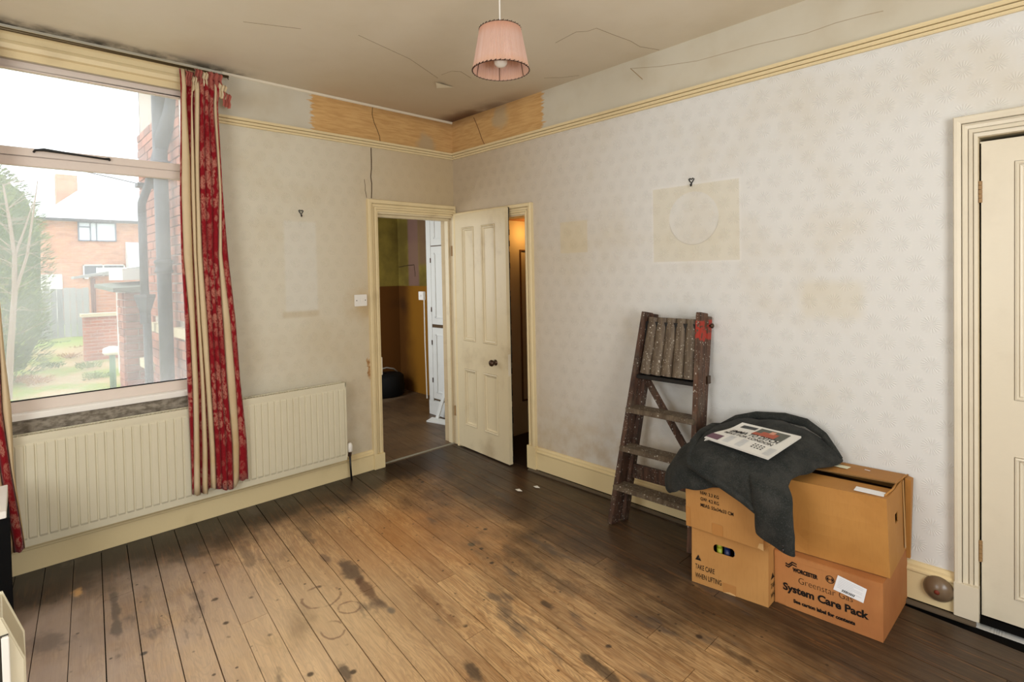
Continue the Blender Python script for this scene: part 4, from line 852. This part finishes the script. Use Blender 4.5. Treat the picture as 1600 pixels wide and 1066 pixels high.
# big right carton, lid not quite closed
zd0 = zc_+.008; zt = .560
P4_ = [(2.855, -.397, zd0), (3.268, -.362, zd0), (3.262, -.02, zd0), (2.856, -.03, zd0), (2.855, -.392, zt-.01), (3.258, -.368, zt), (3.256, -.012, zt+.004), (2.853, -.03, zt)]
k4 = carton('carton', (3.06, -.2, zd0), P4_, 'big tan carton standing on the printed carton, lid flaps ajar with a dark slit', CBD, {'side_panel': (.38, .52, .55, .68)}, .012)
FLp, FR, BR, BL = [Vector(p) for p in P4_[4:]]; T = Vector((0, 0, .0045))
a, b1, c_, d_ = FLp, FR, FR.lerp(BR, .40)+Vector((0, 0, -.004)), FLp.lerp(BL, .40)+Vector((0, 0, -.002)); wpart(MB().hexa([a, b1, c_, d_, a+T, b1+T, c_+T, d_+T]), 'flap', CBD, k4)
a, b1, c_, d_ = BL, BR, BR.lerp(FR, .56)+Vector((0, 0, .022)), BL.lerp(FLp, .52)+Vector((0, 0, .010)); T2 = T; o = wpart(MB().hexa([a, b1, c_, d_, a+T2, b1+T2, c_+T2, d_+T2]), 'flap', CBD, k4)
wpart(MB().hexa([c_+Vector((0, -.001, -.001)), d_+Vector((0, -.001, -.001)), d_+Vector((0, 0, -.001)), c_+Vector((0, 0, -.001)), c_+Vector((0, -.001, .004)), d_+Vector((0, -.001, .004)), d_+Vector((0, 0, .004)), c_+Vector((0, 0, .004))]), 'corrugated_edge', CORR, k4)
wpart(MB().box(2.87, 3.25, -.36, -.04, .50, .505), 'inner_flap', INSIDE, k4)
def slab(cx, cy, z, w, h, rz, m, nm, root, t=.001, tilt=0):
    c, s = math.cos(rz), math.sin(rz); P = [(cx+c*x-s*y, cy+s*x+c*y, z+tilt*(s*x+c*y)) for x, y in ((-w/2, -h/2), (w/2, -h/2), (w/2, h/2), (-w/2, h/2))]
    return wpart(MB().hexa(P+[(x, y, zz+t) for x, y, zz in P]), nm, m, root)
slab(3.19, -.325, zt+.0048, .105, .052, .05, PAPERW, 'label', k4); slab(3.015, -.12, zt+.0175, .095, .05, -.05, Mat('cream_label', (232, 230, 200), .6, .2).done(), 'label', k4, tilt=-.09)
slab(3.13, -.10, zt+.0185, .022, .006, -.2, PAPERW, 'torn_label_scrap', k4, tilt=-.07)
wpart(MB().hexa([(3.262, -.030, .20), (3.275, -.030, .20), (3.275, -.012, .20), (3.262, -.012, .20), (3.262, -.06, zt+.006), (3.285, -.06, zt), (3.285, -.012, zt), (3.262, -.012, zt+.006)]), 'side_flap', CBD, k4)
wpart(MB().hexa([(3.2665, -.085, zd0+.02), (3.268, -.085, zd0+.02), (3.268, -.065, zd0+.02), (3.2665, -.065, zd0+.02), (3.2585, -.085, zt), (3.260, -.085, zt), (3.260, -.065, zt), (3.2585, -.065, zt)]), 'clear_tape', CLEAR, k4)
wpart(MB().tube([(3.245, -.33, zt+.006), (3.256, -.25, zt+.012), (3.250, -.16, zt+.01), (3.262, -.05, zt+.014), (3.264, -.012, zt+.008)], .004, 6), 'torn_flap_edge', CBD, k4, smooth=True)

# ------------------------------------------------------------------ coat and newspaper
WOOL = Mat('dark_grey_wool', (40, 41, 39), .95, .1); WOOL.c = WOOL.mix(WOOL.noise(14, 5).ss(.35, .7), (38, 40, 38), (54, 54, 51)); WOOL.over(WOOL.noise(240, 2).ss(.5, .7)*.25, (92, 93, 90)); WOOL.b.inputs['Sheen Weight'].default_value = .04; WOOL.bump(WOOL.noise(300, 2), .5, .002); WOOL.bump(WOOL.noise(9, 4), .4, .02); WOOL = WOOL.done()
coat = empty('coat', (2.75, -.3, .58), label='dark grey wool coat draped over the cartons with one sleeve hanging', cat='coat')
CLOTHT = bpy.data.textures.new('cloth_folds', 'CLOUDS'); CLOTHT.noise_scale = .11; CLOTHT.noise_depth = 1
def drape(rows, nm, thick=.014, sub=2):
    ob = wpart(MB().grid(rows), nm, WOOL, coat, smooth=True, fix=True)
    s_ = ob.modifiers.new('t', 'SOLIDIFY'); s_.thickness = thick; s_.offset = 0
    q = ob.modifiers.new('s', 'SUBSURF'); q.levels = q.render_levels = sub+1
    dm = ob.modifiers.new('d', 'DISPLACE'); dm.texture = CLOTHT; dm.texture_coords = 'LOCAL'; dm.strength = .026; dm.mid_level = .5; return ob
# lower layer: folded shoulder over the left edge
drape([[(2.335, -.22, .530), (2.385, -.20, .600), (2.46, -.17, .640), (2.56, -.12, .655), (2.70, -.10, .65), (2.84, -.10, .64)],
       [(2.322, -.32, .500), (2.375, -.33, .595), (2.46, -.33, .640), (2.56, -.33, .652), (2.70, -.33, .65), (2.84, -.33, .64)],
       [(2.328, -.44, .475), (2.380, -.47, .575), (2.46, -.49, .625), (2.56, -.50, .640), (2.70, -.51, .625), (2.84, -.51, .62)],
       [(2.350, -.53, .440), (2.395, -.555, .520), (2.46, -.575, .575), (2.56, -.582, .585), (2.70, -.578, .575), (2.84, -.575, .58)],
       [(2.375, -.555, .405), (2.420, -.580, .440), (2.48, -.592, .475), (2.57, -.596, .495), (2.70, -.590, .530), (2.84, -.580, .55)],
       [(2.400, -.550, .388), (2.43, -.572, .420), (2.485, -.584, .462), (2.57, -.588, .485), (2.70, -.582, .522), (2.84, -.572, .54)]], 'shoulder', .022)
# upper layer
drape([[(2.470, -.05, .600), (2.54, -.030, .610), (2.66, -.028, .615), (2.80, -.028, .612), (2.90, -.03, .600), (2.99, -.040, .588), (3.02, -.05, .582)],
       [(2.465, -.10, .640), (2.54, -.060, .705), (2.66, -.048, .722), (2.80, -.048, .722), (2.90, -.05, .700), (2.985, -.06, .625), (3.03, -.08, .584)],
       [(2.475, -.20, .672), (2.55, -.16, .712), (2.66, -.14, .722), (2.80, -.14, .722), (2.90, -.15, .690), (2.97, -.16, .628), (3.010, -.17, .590)],
       [(2.480, -.35, .672), (2.56, -.32, .700), (2.68, -.30, .706), (2.80, -.30, .704), (2.88, -.30, .682), (2.95, -.31, .635), (2.975, -.32, .592)],
       [(2.492, -.47, .655), (2.57, -.48, .682), (2.68, -.48, .688), (2.80, -.48, .685), (2.87, -.47, .665), (2.925, -.46, .630), (2.945, -.45, .598)],
       [(2.505, -.565, .625), (2.58, -.58, .640), (2.68, -.592, .632), (2.79, -.598, .628), (2.87, -.59, .618), (2.925, -.575, .600), (2.945, -.555, .588)],
       [(2.515, -.596, .596), (2.59, -.612, .588), (2.69, -.622, .566), (2.79, -.626, .542), (2.87, -.618, .520), (2.93, -.60, .52), (2.955, -.58, .535)],
       [(2.520, -.590, .582), (2.59, -.606, .572), (2.69, -.617, .546), (2.79, -.622, .512), (2.87, -.618, .470), (2.935, -.60, .470), (2.962, -.58, .49)]], 'body', .024)
# collar roll at the back
b = MB(); b.tube([(2.47, -.16, .662), (2.53, -.09, .700), (2.62, -.055, .728), (2.76, -.05, .742), (2.86, -.055, .735), (2.94, -.06, .69), (2.99, -.07, .63), (3.02, -.08, .60)], [.016, .022, .022, .024, .022, .018, .014, .008], 10)
wpart(b, 'collar', WOOL, coat, smooth=True)
wpart(MB().tube([(2.466, -.10, .658), (2.462, -.22, .676), (2.470, -.36, .674), (2.484, -.47, .656), (2.505, -.55, .620), (2.525, -.598, .590), (2.59, -.614, .574), (2.69, -.624, .546), (2.79, -.630, .508), (2.87, -.630, .462), (2.91, -.628, .43)], [.012, .019, .021, .021, .020, .019, .018, .018, .017, .014, .005], 10), 'hem', WOOL, coat, smooth=True)
# hanging sleeve
def ring(c, w, d, tilt, n=16, rz=0.0):
    o = []
    for i in range(n):
        a = 2*math.pi*i/n; x_ = w*math.copysign(abs(math.cos(a))**.8, math.cos(a)); y_ = d*math.copysign(abs(math.sin(a))**.8, math.sin(a))
        o.append((c[0]+x_*math.cos(rz)-y_*math.sin(rz), c[1]+x_*math.sin(rz)+y_*math.cos(rz), c[2]+tilt*x_))
    return o
b = MB(); R_ = [ring((2.86, -.54, .62), .08, .035, -.15), ring((2.900, -.615, .585), .088, .030, -.25), ring((2.915, -.632, .52), .082, .030, -.35), ring((2.918, -.630, .45), .080, .031, -.35), ring((2.920, -.620, .39), .081, .030, -.32), ring((2.917, -.610, .355), .080, .029, -.33), ring((2.917, -.609, .349), .079, .028, -.33), ring((2.917, -.609, .346), .072, .022, -.33), ring((2.915, -.609, .38), .062, .014, -.33)]
b.grid(R_, close_u=True); ob = wpart(b, 'sleeve', WOOL, coat, smooth=True); md = ob.modifiers.new('s', 'SUBSURF'); md.levels = md.render_levels = 2; dm = ob.modifiers.new('d', 'DISPLACE'); dm.texture = CLOTHT; dm.texture_coords = 'LOCAL'; dm.strength = .016
b = MB()
for i in range(3): b.lathe([(.0055, 0), (.006, .003), (.003, .005)], (2.958, -.6405, .352+i*.017), 10, (0, -1, 0))
wpart(b, 'cuff_buttons', Mat('glossy_black_buttons', (30, 30, 32), .15, .6).done(), coat, smooth=True)
# newspaper
NC = [at(1200, 716, 2, .700), at(1252, 682, 2, .715), at(1160, 661, 2, .742), at(1101, 683, 2, .706)]   # front right, back right, back left, front left
NC[2] = at(1160, 661, 2, .745); NC[1] = at(1252, 682, 2, .730)
np_ = empty('newspaper', tuple(sum((Vector(p) for p in NC), Vector())/4), label='folded tabloid newspaper lying on the dark grey coat', cat='newspaper')
def nf(u, v, off=0.0):     # u 0..1 front-left->front-right (reading direction), v 0..1 towards the back
    FLn, FRn, BRn, BLn = NC[3], NC[0], NC[1], NC[2]
    p = FLn.lerp(FRn, u).lerp(BLn.lerp(BRn, u), v); p = Vector(p); p.z += .006*math.sin(math.pi*u)*math.sin(math.pi*v)+.008*math.sin(2.2*math.pi*v)*(1-u)*.5+off; return p
# page reading frame: top of the page is the back-left/back-right edge
b = MB(); n = 12
for k in range(4):
    b.grid([[nf(-.004*k+(i/n)*(1+.004*k), j/n, -.0022*k-(.012 if (k == 3 and i == 0 and j == 0) else 0)) for i in range(n+1)] for j in range(n+1)])
pg = wpart(b, 'pages', Mat('newsprint', (222, 220, 214), .8, .1).done(), np_, fix=False); so = pg.modifiers.new('s', 'SOLIDIFY'); so.thickness = .0014; so.offset = -1
def nq(b, u0, u1, v0, v1, mi=0, off=.0012, k=6):
    b.grid([[nf(u0+(u1-u0)*i/k, v0+(v1-v0)*j/k, off) for i in range(k+1)] for j in range(k+1)], mi)
b = MB(); nq(b, .40, .88, .60, .92, 0); nq(b, .40, .60, .60, .72, 1, .0016); nq(b, .50, .76, .60, .80, 1, .0018); nq(b, .60, .68, .76, .88, 2, .0020); 
wpart(b, 'printed_photo', [Mat('photo_grey', (96, 98, 90), .6, .2).done(), Mat('photo_red', (170, 92, 72), .6, .2).done(), Mat('photo_skin', (206, 150, 126), .6, .2).done(), Mat('photo_purple', (110, 84, 96), .6, .2).done()], np_, fix=False)
b = MB(); nq(b, .0, .2, .03, .22, 0, .0012); wpart(b, 'printed_photo', bpy.data.materials['photo_purple'], np_, fix=False)
b = MB(); nq(b, .10, .36, .78, .90, 0, .0014); wpart(b, 'masthead', Mat('masthead_grey', (70, 72, 72), .6, .2).done(), np_, fix=False)
b = MB(); nt_ = lambda x, y: nf(x, y, .0026)
put_text(b, 'EMMA TO DITCH', .19, lambda x, y: nt_(.12+x, .47+y), .76, .0025); put_text(b, 'MIKE FOR LONDON', .12, lambda x, y: nt_(.10+x, .352+y), .76, .001)
rr = random.Random(8)
for r_ in range(3):
    for i in range(4): b.add([nt_(.66+i*.045+rr.uniform(0, .01), .14+r_*.055), nt_(.685+i*.045, .14+r_*.055), nt_(.685+i*.045, .165+r_*.055), nt_(.66+i*.045, .165+r_*.055)], [(0, 1, 2, 3)])
wpart(b, 'headline', INK, np_, fix=False)
b = MB(); put_text(b, 'THE DAILY', .075, lambda x, y: nf(.12+x, .84+y, .0026), .22, .004); wpart(b, 'masthead_lettering', PAPERW, np_, fix=False) if False else None
for c0 in (.26, .46, .88):
    b = MB()
    for r_ in range(9): b.add([nf(u, v, .0022) for u, v in ((c0, .30-r_*.03), (c0+.10, .30-r_*.03), (c0+.10, .29-r_*.03), (c0, .29-r_*.03))], [(0, 1, 2, 3)])
    wpart(b, 'column_text', GREYINK, np_, fix=False)

# ------------------------------------------------------------------ things at the left edge
ht = empty('convector_heater', (1.95, -3.08, 0), label='cream slatted heater standing at the near window end of the room', cat='heater')
b = MB(); pf = [(-2.906, 0), (-2.906, .47), (-2.949, .605), (-3.30, .605), (-3.30, 0)]; n = 5
X0, X1 = 1.62, 1.78
b.add([(X0, y, z) for y, z in pf]+[(X1, y, z) for y, z in pf], [tuple(range(5)), tuple(range(5, 10))]+[(i, (i+1) % 5, 5+(i+1) % 5, 5+i) for i in range(5)])
wpart(b, 'casing', RAD, ht, bevel=.004)
for k in range(13):
    yy = -2.945-k*.024; zt_ = .552
    wpart(MB().box(1.782, 1.794, yy-.008, yy+.008, .05, zt_), 'fin', SILLW, ht, bevel=.002)
wpart(MB().box(1.776, 1.7835, -3.28, -2.938, .05, .555), 'dark_grille', Mat('grey_grille', (70, 66, 58), .6, .2).done(), ht)
cb = empty('black_cabinet', (.46, -3.15, 0), label='black cabinet edge with a white top in front of the cut-off curtain', cat='cabinet')
wpart(MB().box(.30, .62, -3.45, -2.914, 0, .50), 'body', Mat('gloss_black', (6, 6, 7), .6, .12).done(), cb, bevel=.003)
wpart(MB().hexa([(.30, -3.45, .50), (.62, -3.45, .50), (.62, -2.925, .50), (.30, -2.914, .50), (.30, -3.45, .53), (.62, -3.45, .53), (.62, -2.925, .53), (.30, -2.914, .555)]), 'top', SILLW, cb, bevel=.002)

# ------------------------------------------------------------------ outside
GR = Mat('garden_ground', (150, 150, 96), 1, .05); x, y, z = GR.xyz(); n1 = GR.noise(.9, 6); n2 = GR.noise(6, 5)
GR.c = GR.mix(n1.ss(.42, .55), (172, 150, 112), (128, 140, 66)); GR.over(n2.ss(.5, .65)*.5, (178, 134, 88)); GR.over(x.ss(-13, -15)*.7, (120, 146, 60)); GR.bump(n2, .8, .05); GR = GR.done()
g = MB(); NG = 40; rg = random.Random(1)
g.grid([[(-.18-i*1.0*(1+i*.0), -9+j*.35, -.31+.02*rg.uniform(-1, 1)-(0 if i < 2 else 0)+(i > 12)*.12) for i in range(32)] for j in range(44)])
tag(g.build('ground', GR, fix=True), 'rough garden ground of earth and grass outside the window', kind='structure')
# rear wing of the house, with individual bricks
RWY = -1.87
wing = MB().box(-2.53, -.175, RWY+.012, -1.80, -.35, 3.6).build('wall_wing', MORTAR); tag(wing, 'brick side wall of the house wing outside the window', kind='structure')
ubm = MB().box(-.5, .5, -.5, .5, -.5, .5).build('brick', BRICK, wing, bevel=.03); ub = ubm.data; bpy.data.objects.remove(ubm)
rb = random.Random(6); sillz = ((-2.52, -2.12, .66, .745), (-1.12, -.6, 1.05, 1.125), (-1.98, -1.60, 1.04, 1.12)); cnt = 0
def bricks(parent, f, u0, u1, z0, z1, skip=()):
    k = 0; z = z0
    while z+.065 < z1:
        u = u0-(.1125 if k % 2 else 0)
        while u < u1:
            a, b_ = max(u, u0), min(u+.215, u1)
            if b_-a > .03 and not any(s[0] < (a+b_)/2 < s[1] and s[2]-.05 < z+.03 < s[3]+.02 for s in skip):
                o = bpy.data.objects.new('brick', ub); COL.objects.link(o); o.parent = parent; f(o, (a+b_)/2, b_-a, z+.0325, rb.uniform(-.003, .003))
            u += .225
        z += .075; k += 1
def fw(o, u, w, z, j): o.location = (u, RWY+.006+j, z); o.scale = (w, .03, .065)
bricks(wing, fw, -2.53, -.95, .50, 2.95, sillz)
for (x0, x1, z0, z1) in sillz: MB().box(x0, x1, RWY-.05, RWY+.02, z0, z1).build('stone_sill', STONE, wing, bevel=.004)
# end return of wing
tag(MB().box(-2.52, -2.50, -1.858, 1.1, -.35, 3.6).build('wall_wing', BRICKX), 'end wall of the house wing', kind='structure')
tag(MB().box(-.40, -.18, -4.8, WIN[0]-.3, -.35, 3.6).build('wall_outer', BRICKX), 'outer brick face beside the window', kind='structure')
PIPE = Mat('grey_cast_iron_paint', (54, 58, 62), .5, .3); PIPE.over(PIPE.noise(5, 4).ss(.45, .7)*.4, (84, 88, 92)); PIPE = PIPE.done()
sp = empty('soil_pipe', (-1.2, -1.955, -.3), label='thick grey cast-iron soil pipe on the brick wing wall outside', cat='pipe')
wpart(MB().lathe([(.05, -.31), (.05, 3.2)], (-1.2, -1.955, 0), 20), 'pipe', PIPE, sp, smooth=True)
for zz in (1.60, 2.38): wpart(MB().lathe([(.052, 0), (.066, .008), (.066, .026), (.058, .030), (.058, .075), (.068, .080), (.068, .10), (.052, .108)], (-1.2, -1.955, zz-.05), 20), 'collar', PIPE, sp, smooth=True)
wpart(MB().tube([(-1.2, -1.955, 2.52), (-1.18, -1.94, 2.62), (-1.10, -1.90, 2.78), (-1.02, -1.88, 2.95)], [.05, .056, .052, .05], 12), 'branch', PIPE, sp, smooth=True)
wpart(MB().box(-1.28, -1.12, -1.90, -1.86, 2.36, 2.40), 'bracket', PIPE, sp)
dp = empty('downpipe', (-1.8, -1.985, -.3), label='thinner grey downpipe with a hopper beside the thick soil pipe', cat='pipe')
wpart(MB().tube([(-1.8, -1.985, 2.08), (-1.8, -1.985, 1.36)], .032, 14), 'pipe', PIPE, dp, smooth=True)
wpart(MB().tube([(-1.8, -1.975, 1.2), (-1.8, -1.972, .6), (-1.8, -1.972, -.31)], .032, 14), 'pipe', PIPE, dp, smooth=True)
wpart(MB().lathe([(.035, 1.12), (.042, 1.13), (.042, 1.20), (.04, 1.22), (.075, 1.34), (.080, 1.35), (.080, 1.375), (.066, 1.375)], (-1.8, -1.985, 0), 4), 'hopper', PIPE, dp)
wpart(MB().tube([(-1.8, -1.985, 2.05), (-1.8, -1.985, 2.16), (-1.72, -1.95, 2.30), (-1.55, -1.91, 2.56)], .032, 12), 'bend', PIPE, dp, smooth=True)
wpart(MB().box(-1.87, -1.73, -2.02, -1.86, 2.30, 2.33), 'bracket', PIPE, dp)
# brick pier with flat roof
pier = MB().box(-3.30, -3.0, -1.955, -1.60, -.35, 1.42).build('garden_pier', MORTAR); tag(pier, 'brick outhouse pier at the end of the wing under a flat felt roof', 'brick pier')
def fp(o, u, w, z, j): o.location = (-2.995+j, u, z); o.scale = (.03, w, .065)
bricks(pier, fp, -1.955, -1.62, .10, 1.38)
def fp2(o, u, w, z, j): o.location = (u, -1.96+j, z); o.scale = (w, .03, .065)
bricks(pier, fp2, -3.30, -3.0, .10, 1.38)
MB().hexa([(-3.9, -2.10, 1.42), (-2.9, -2.06, 1.38), (-2.9, -1.4, 1.38), (-3.9, -1.4, 1.42), (-3.9, -2.10, 1.46), (-2.9, -2.06, 1.42), (-2.9, -1.4, 1.46), (-3.9, -1.4, 1.50)]).build('flat_roof', Mat('grey_felt', (120, 124, 112), .9, .1).done(), pier)
MB().box(-4.0, -3.1, -1.95, -1.4, 1.50, 1.62).build('fascia', PLASTIC, pier); MB().box(-3.40, -3.31, -1.97, -1.93, .5, 1.4).build('white_frame', PLASTIC, pier)
# outhouse, wall, fence
oh = MB().box(-13.4, -13, -1.16, .3, -.25, 1.60).build('outhouse', BRICKX); tag(oh, 'orange brick outhouse with a thin sloping roof beyond the low garden wall', 'outhouse')
MB().hexa([(-13.5, -1.50, 1.53), (-12.8, -1.50, 1.53), (-12.8, .4, 1.85), (-13.5, .4, 1.85), (-13.5, -1.50, 1.59), (-12.8, -1.50, 1.59), (-12.8, .4, 1.93), (-13.5, .4, 1.93)]).build('roof', Mat('dull_roof_edge', (150, 150, 146), .8, .1).done(), oh)
MB().tube([(-12.95, -1.13, 1.55), (-12.95, -1.13, .6), (-12.95, -1.13, -.2)], .05, 8).build('pipe', Mat('brown_pipe', (110, 76, 66), .6, .2).done(), oh); MB().box(-12.99, -12.94, -1.05, .3, 1.62, 1.80).build('fascia', PLASTIC, oh)
lw = MB().box(-11.7, -11.5, -1.48, -.2, -.3, .68).build('garden_wall', brick_mat('orange_brickwork', plane='x', c1=(190, 104, 72), c2=(160, 80, 56))); tag(lw, 'low orange brick garden wall with pale coping', 'garden wall')
MB().box(-11.75, -11.45, -1.52, -.2, .68, .75).build('coping', STONE, lw)
fe = empty('fence', (-17, -1.3, -.2), label='weathered grey vertical board fence at the end of the garden', cat='fence'); FW = Mat('silvered_fence_wood', (138, 140, 140), .9, .1); FW.c = FW.mix(FW.rnd(), (152, 152, 150), (112, 114, 116)); FW = FW.done(); rf = random.Random(3)
for k in range(24):
    y0 = -2.6+k*.15; wpart(MB().box(-17.02+rf.uniform(-.01, .01), -17, y0+.006, y0+.146, -.22, 1.27+rf.uniform(-.02, .02)), 'plank', FW, fe)
wpart(MB().box(-17.08, -17.03, -2.6, 1.0, .2, .3), 'rail', FW, fe); wpart(MB().box(-17.08, -17.03, -2.6, 1.0, .9, 1.0), 'rail', FW, fe)
tag(MB().box(-23.9, -23.85, -1.9, -.9, -.2, 1.75).build('garden_gate_panel', PLASTIC), 'white panel at the corner of the far brick house', 'panel')
# far house
hs = MB().box(-30, -24, -1.4, 8, -.3, 3.9).build('house', BRICKX); tag(hs, 'two-storey red brick house beyond the garden, washed out by haze', 'house')
RT_ = Mat('pale_slate_roof', (214, 214, 216), .7, .2).done()
MB().hexa([(-30.3, -1.7, 3.85), (-23.6, -1.7, 3.85), (-23.6, 8.4, 3.85), (-30.3, 8.4, 3.85), (-27.3, .8, 6.2), (-26.8, .8, 6.2), (-26.8, 8, 6.2), (-27.3, 8, 6.2)]).build('roof', RT_, hs)
MB().box(-23.7, -23.55, -1.7, 8.3, 3.83, 3.93).build('gutter', Mat('dark_gutter', (70, 72, 76), .6, .2).done(), hs)
MB().box(-27.4, -26.7, -.78, -.05, 4.6, 6.1).build('chimney', BRICKX, hs)
def hwin(y0, y1, z0, z1, m, bars):
    f = MB().box(-24.02, -23.94, y0, y1, z0, z1).build('window', Mat('pane_reflection', (214, 220, 226), .15, .5).done() if m == 'p' else Mat('dark_pane', (72, 80, 92), .2, .5).done(), hs)
    b = MB(); w = .045
    for a in ((y0, y1, z0, z0+w), (y0, y1, z1-w, z1), (y0, y0+w, z0, z1), (y1-w, y1, z0, z1))+tuple(bars): b.box(-23.95, -23.90, *a)
    b.build('window_frame', Mat('blue_grey_frame', (104, 112, 128), .5, .2).done() if m == 'p' else PLASTIC, f)
hwin(-.36, .90, 3.07, 3.84, 'p', ((.02, .06, 3.07, 3.84), (.22, .26, 3.07, 3.84), (-.36, .04, 3.62, 3.66)))
hwin(-.24, 1.15, 1.55, 2.12, 'd', ((.4, .44, 1.55, 2.12),))
lt = MB().hexa([(-24.0, 1.2, 1.9), (-23.2, 1.2, 1.9), (-23.2, 3, 1.9), (-24.0, 3, 1.9), (-24.0, 1.2, 3.05), (-23.9, 1.2, 3.05), (-23.9, 3, 3.05), (-24.0, 3, 3.05)]).build('lean_to_roof', RT_, hs)
# post with bird-table top
bt = empty('garden_post', (-7, -1.56, -.3), label='green post with a white capped top in the garden', cat='post')
wpart(MB().lathe([(.045, -.3), (.04, .30)], (-7, -1.56, 0), 12), 'post', Mat('green_post_paint', (92, 124, 92), .6, .2).done(), bt, smooth=True)
wpart(MB().lathe([(.10, .30), (.13, .33), (.12, .40), (.05, .43)], (-7, -1.56, 0), 14), 'cap', PLASTIC, bt, smooth=True)
# conifer
LEAF = Mat('conifer_foliage', (110, 134, 84), .8, .1); LEAF.c = LEAF.mix(LEAF.noise(1.6, 4).ss(.35, .65), (96, 124, 74), (146, 162, 100)); LEAF = LEAF.done(); BARK = Mat('bark', (150, 134, 116), .9, .1).done()
tr_ = empty('conifer', (-9.6, -3.1, -.3), label='broad green conifer at the left of the garden', cat='tree')
b = MB(); rl = random.Random(12)
for i in range(9000):
    z = rl.uniform(-.2, 3.7); prof_ = 1.0*(1-max(0, (z-2.3)/1.5)**2.4)*(.86+.14*min(1, (z+.3)/1.0)); a = rl.uniform(0, 2*math.pi); r = prof_*(.80+.20*rl.random()+.07*math.sin(a*5+z*4))
    p = Vector((-9.6+r*math.cos(a), -3.12+r*math.sin(a), z)); d_ = Vector((math.cos(a), math.sin(a), rl.uniform(.1, 1.2))).normalized(); s_ = Vector((-math.sin(a), math.cos(a), rl.uniform(-.5, .5))).normalized()*rl.uniform(.015, .035); L_ = rl.uniform(.06, .14)
    b.add([p-s_, p+s_, p+d_*L_], [(0, 1, 2)])
tag(wpart(b, 'foliage', LEAF, tr_, fix=False), kind='stuff')
b = MB(); b.lathe([(.12, -.3), (.08, 2.8)], (-9.6, -3.12, 0), 10); b.lathe([(.55, -.1), (.84, .5), (.88, 2.4), (.68, 3.1), (.1, 3.6)], (-9.6, -3.12, 0), 18); wpart(b, 'trunk_core', Mat('deep_green_core', (84, 104, 62), .9, .05).done(), tr_)
# bare tree in front
t2 = empty('bare_tree', (-7.6, -2.76, -.3), label='thin bare pale tree in front of the conifer', cat='tree'); b = MB(); rt = random.Random(21)
base = [Vector((-7.6, -2.80, -.3)), Vector((-7.6, -2.74, .6)), Vector((-7.6, -2.68, 1.3)), Vector((-7.6, -2.66, 1.9)), Vector((-7.6, -2.70, 2.4)), Vector((-7.6, -2.76, 3.0))]
b.tube(base, [.05, .042, .036, .03, .022, .01], 8)
b.tube([base[2], Vector((-7.55, -2.52, 1.9)), Vector((-7.5, -2.44, 2.5)), Vector((-7.5, -2.36, 3.1))], [.024, .02, .014, .006], 6); b.tube([base[3], Vector((-7.6, -2.54, 2.3)), Vector((-7.6, -2.42, 2.75))], [.022, .015, .006], 6)
for i in range(46):
    k = rt.randint(1, 4); p = base[k].lerp(base[k+1], rt.random()); a = rt.choice((1, -1)); d_ = Vector((rt.uniform(-.5, .5), a*rt.uniform(.4, 1.1), rt.uniform(-.2, .8))).normalized(); L_ = rt.uniform(.25, .75)
    b.tube([p, p+d_*L_*.5+Vector((0, 0, rt.uniform(-.05, .05))), p+d_*L_+Vector((0, 0, rt.uniform(-.15, .1)))], [.008, .005, .0025], 4)
wpart(b, 'trunk', BARK, t2, fix=False)
# low plants
PLN = [' at the left below the conifer', ' left of centre on the bare earth', ' in the middle of the garden earth', ' before the low orange brick wall', ' near the window sill, left part of the pane', ' near the window sill, left of the green post', ' beside the left curtain edge', ' in front of the grey fence', ' at the corner of the low orange wall']
for i in range(9):
    px, py = ((50, 560), (80, 575), (110, 560), (140, 575), (60, 600), (150, 592), (26, 598), (98, 540), (128, 548))[i]; q = at(px, py, 2, -.3); b = MB(); rp = random.Random(30+i)
    for k in range(160):
        a = rp.uniform(0, 6.28); r = rp.uniform(0, .22); p = Vector((r*math.cos(a), r*math.sin(a), rp.uniform(0, .10))); d_ = Vector((math.cos(a)*.6, math.sin(a)*.6, rp.uniform(.2, 1))).normalized()*rp.uniform(.03, .08); s_ = d_.orthogonal().normalized()*.015
        b.add([p-s_, p+s_, p+d_], [(0, 1, 2)])
    o = b.build('garden_plant', LEAF if i % 2 else Mat('dry_leaves', (182, 140, 92), .9, .05).done(), fix=False); o.location = (q.x, q.y, -.30); tag(o, ('low green clump'if i % 2 else 'dry brown leafy clump')+PLN[i], 'plant', 'scrubby clumps in the garden')
# overhead wire
tag(MB().tube([(-12, -6, 5.4), (-12, -3.0, 4.3), (-12, -.2, 3.8), (-12, 3, 3.9)], .012, 5).build('overhead_wire', PIPE), 'thin overhead wire crossing the garden', 'wire')
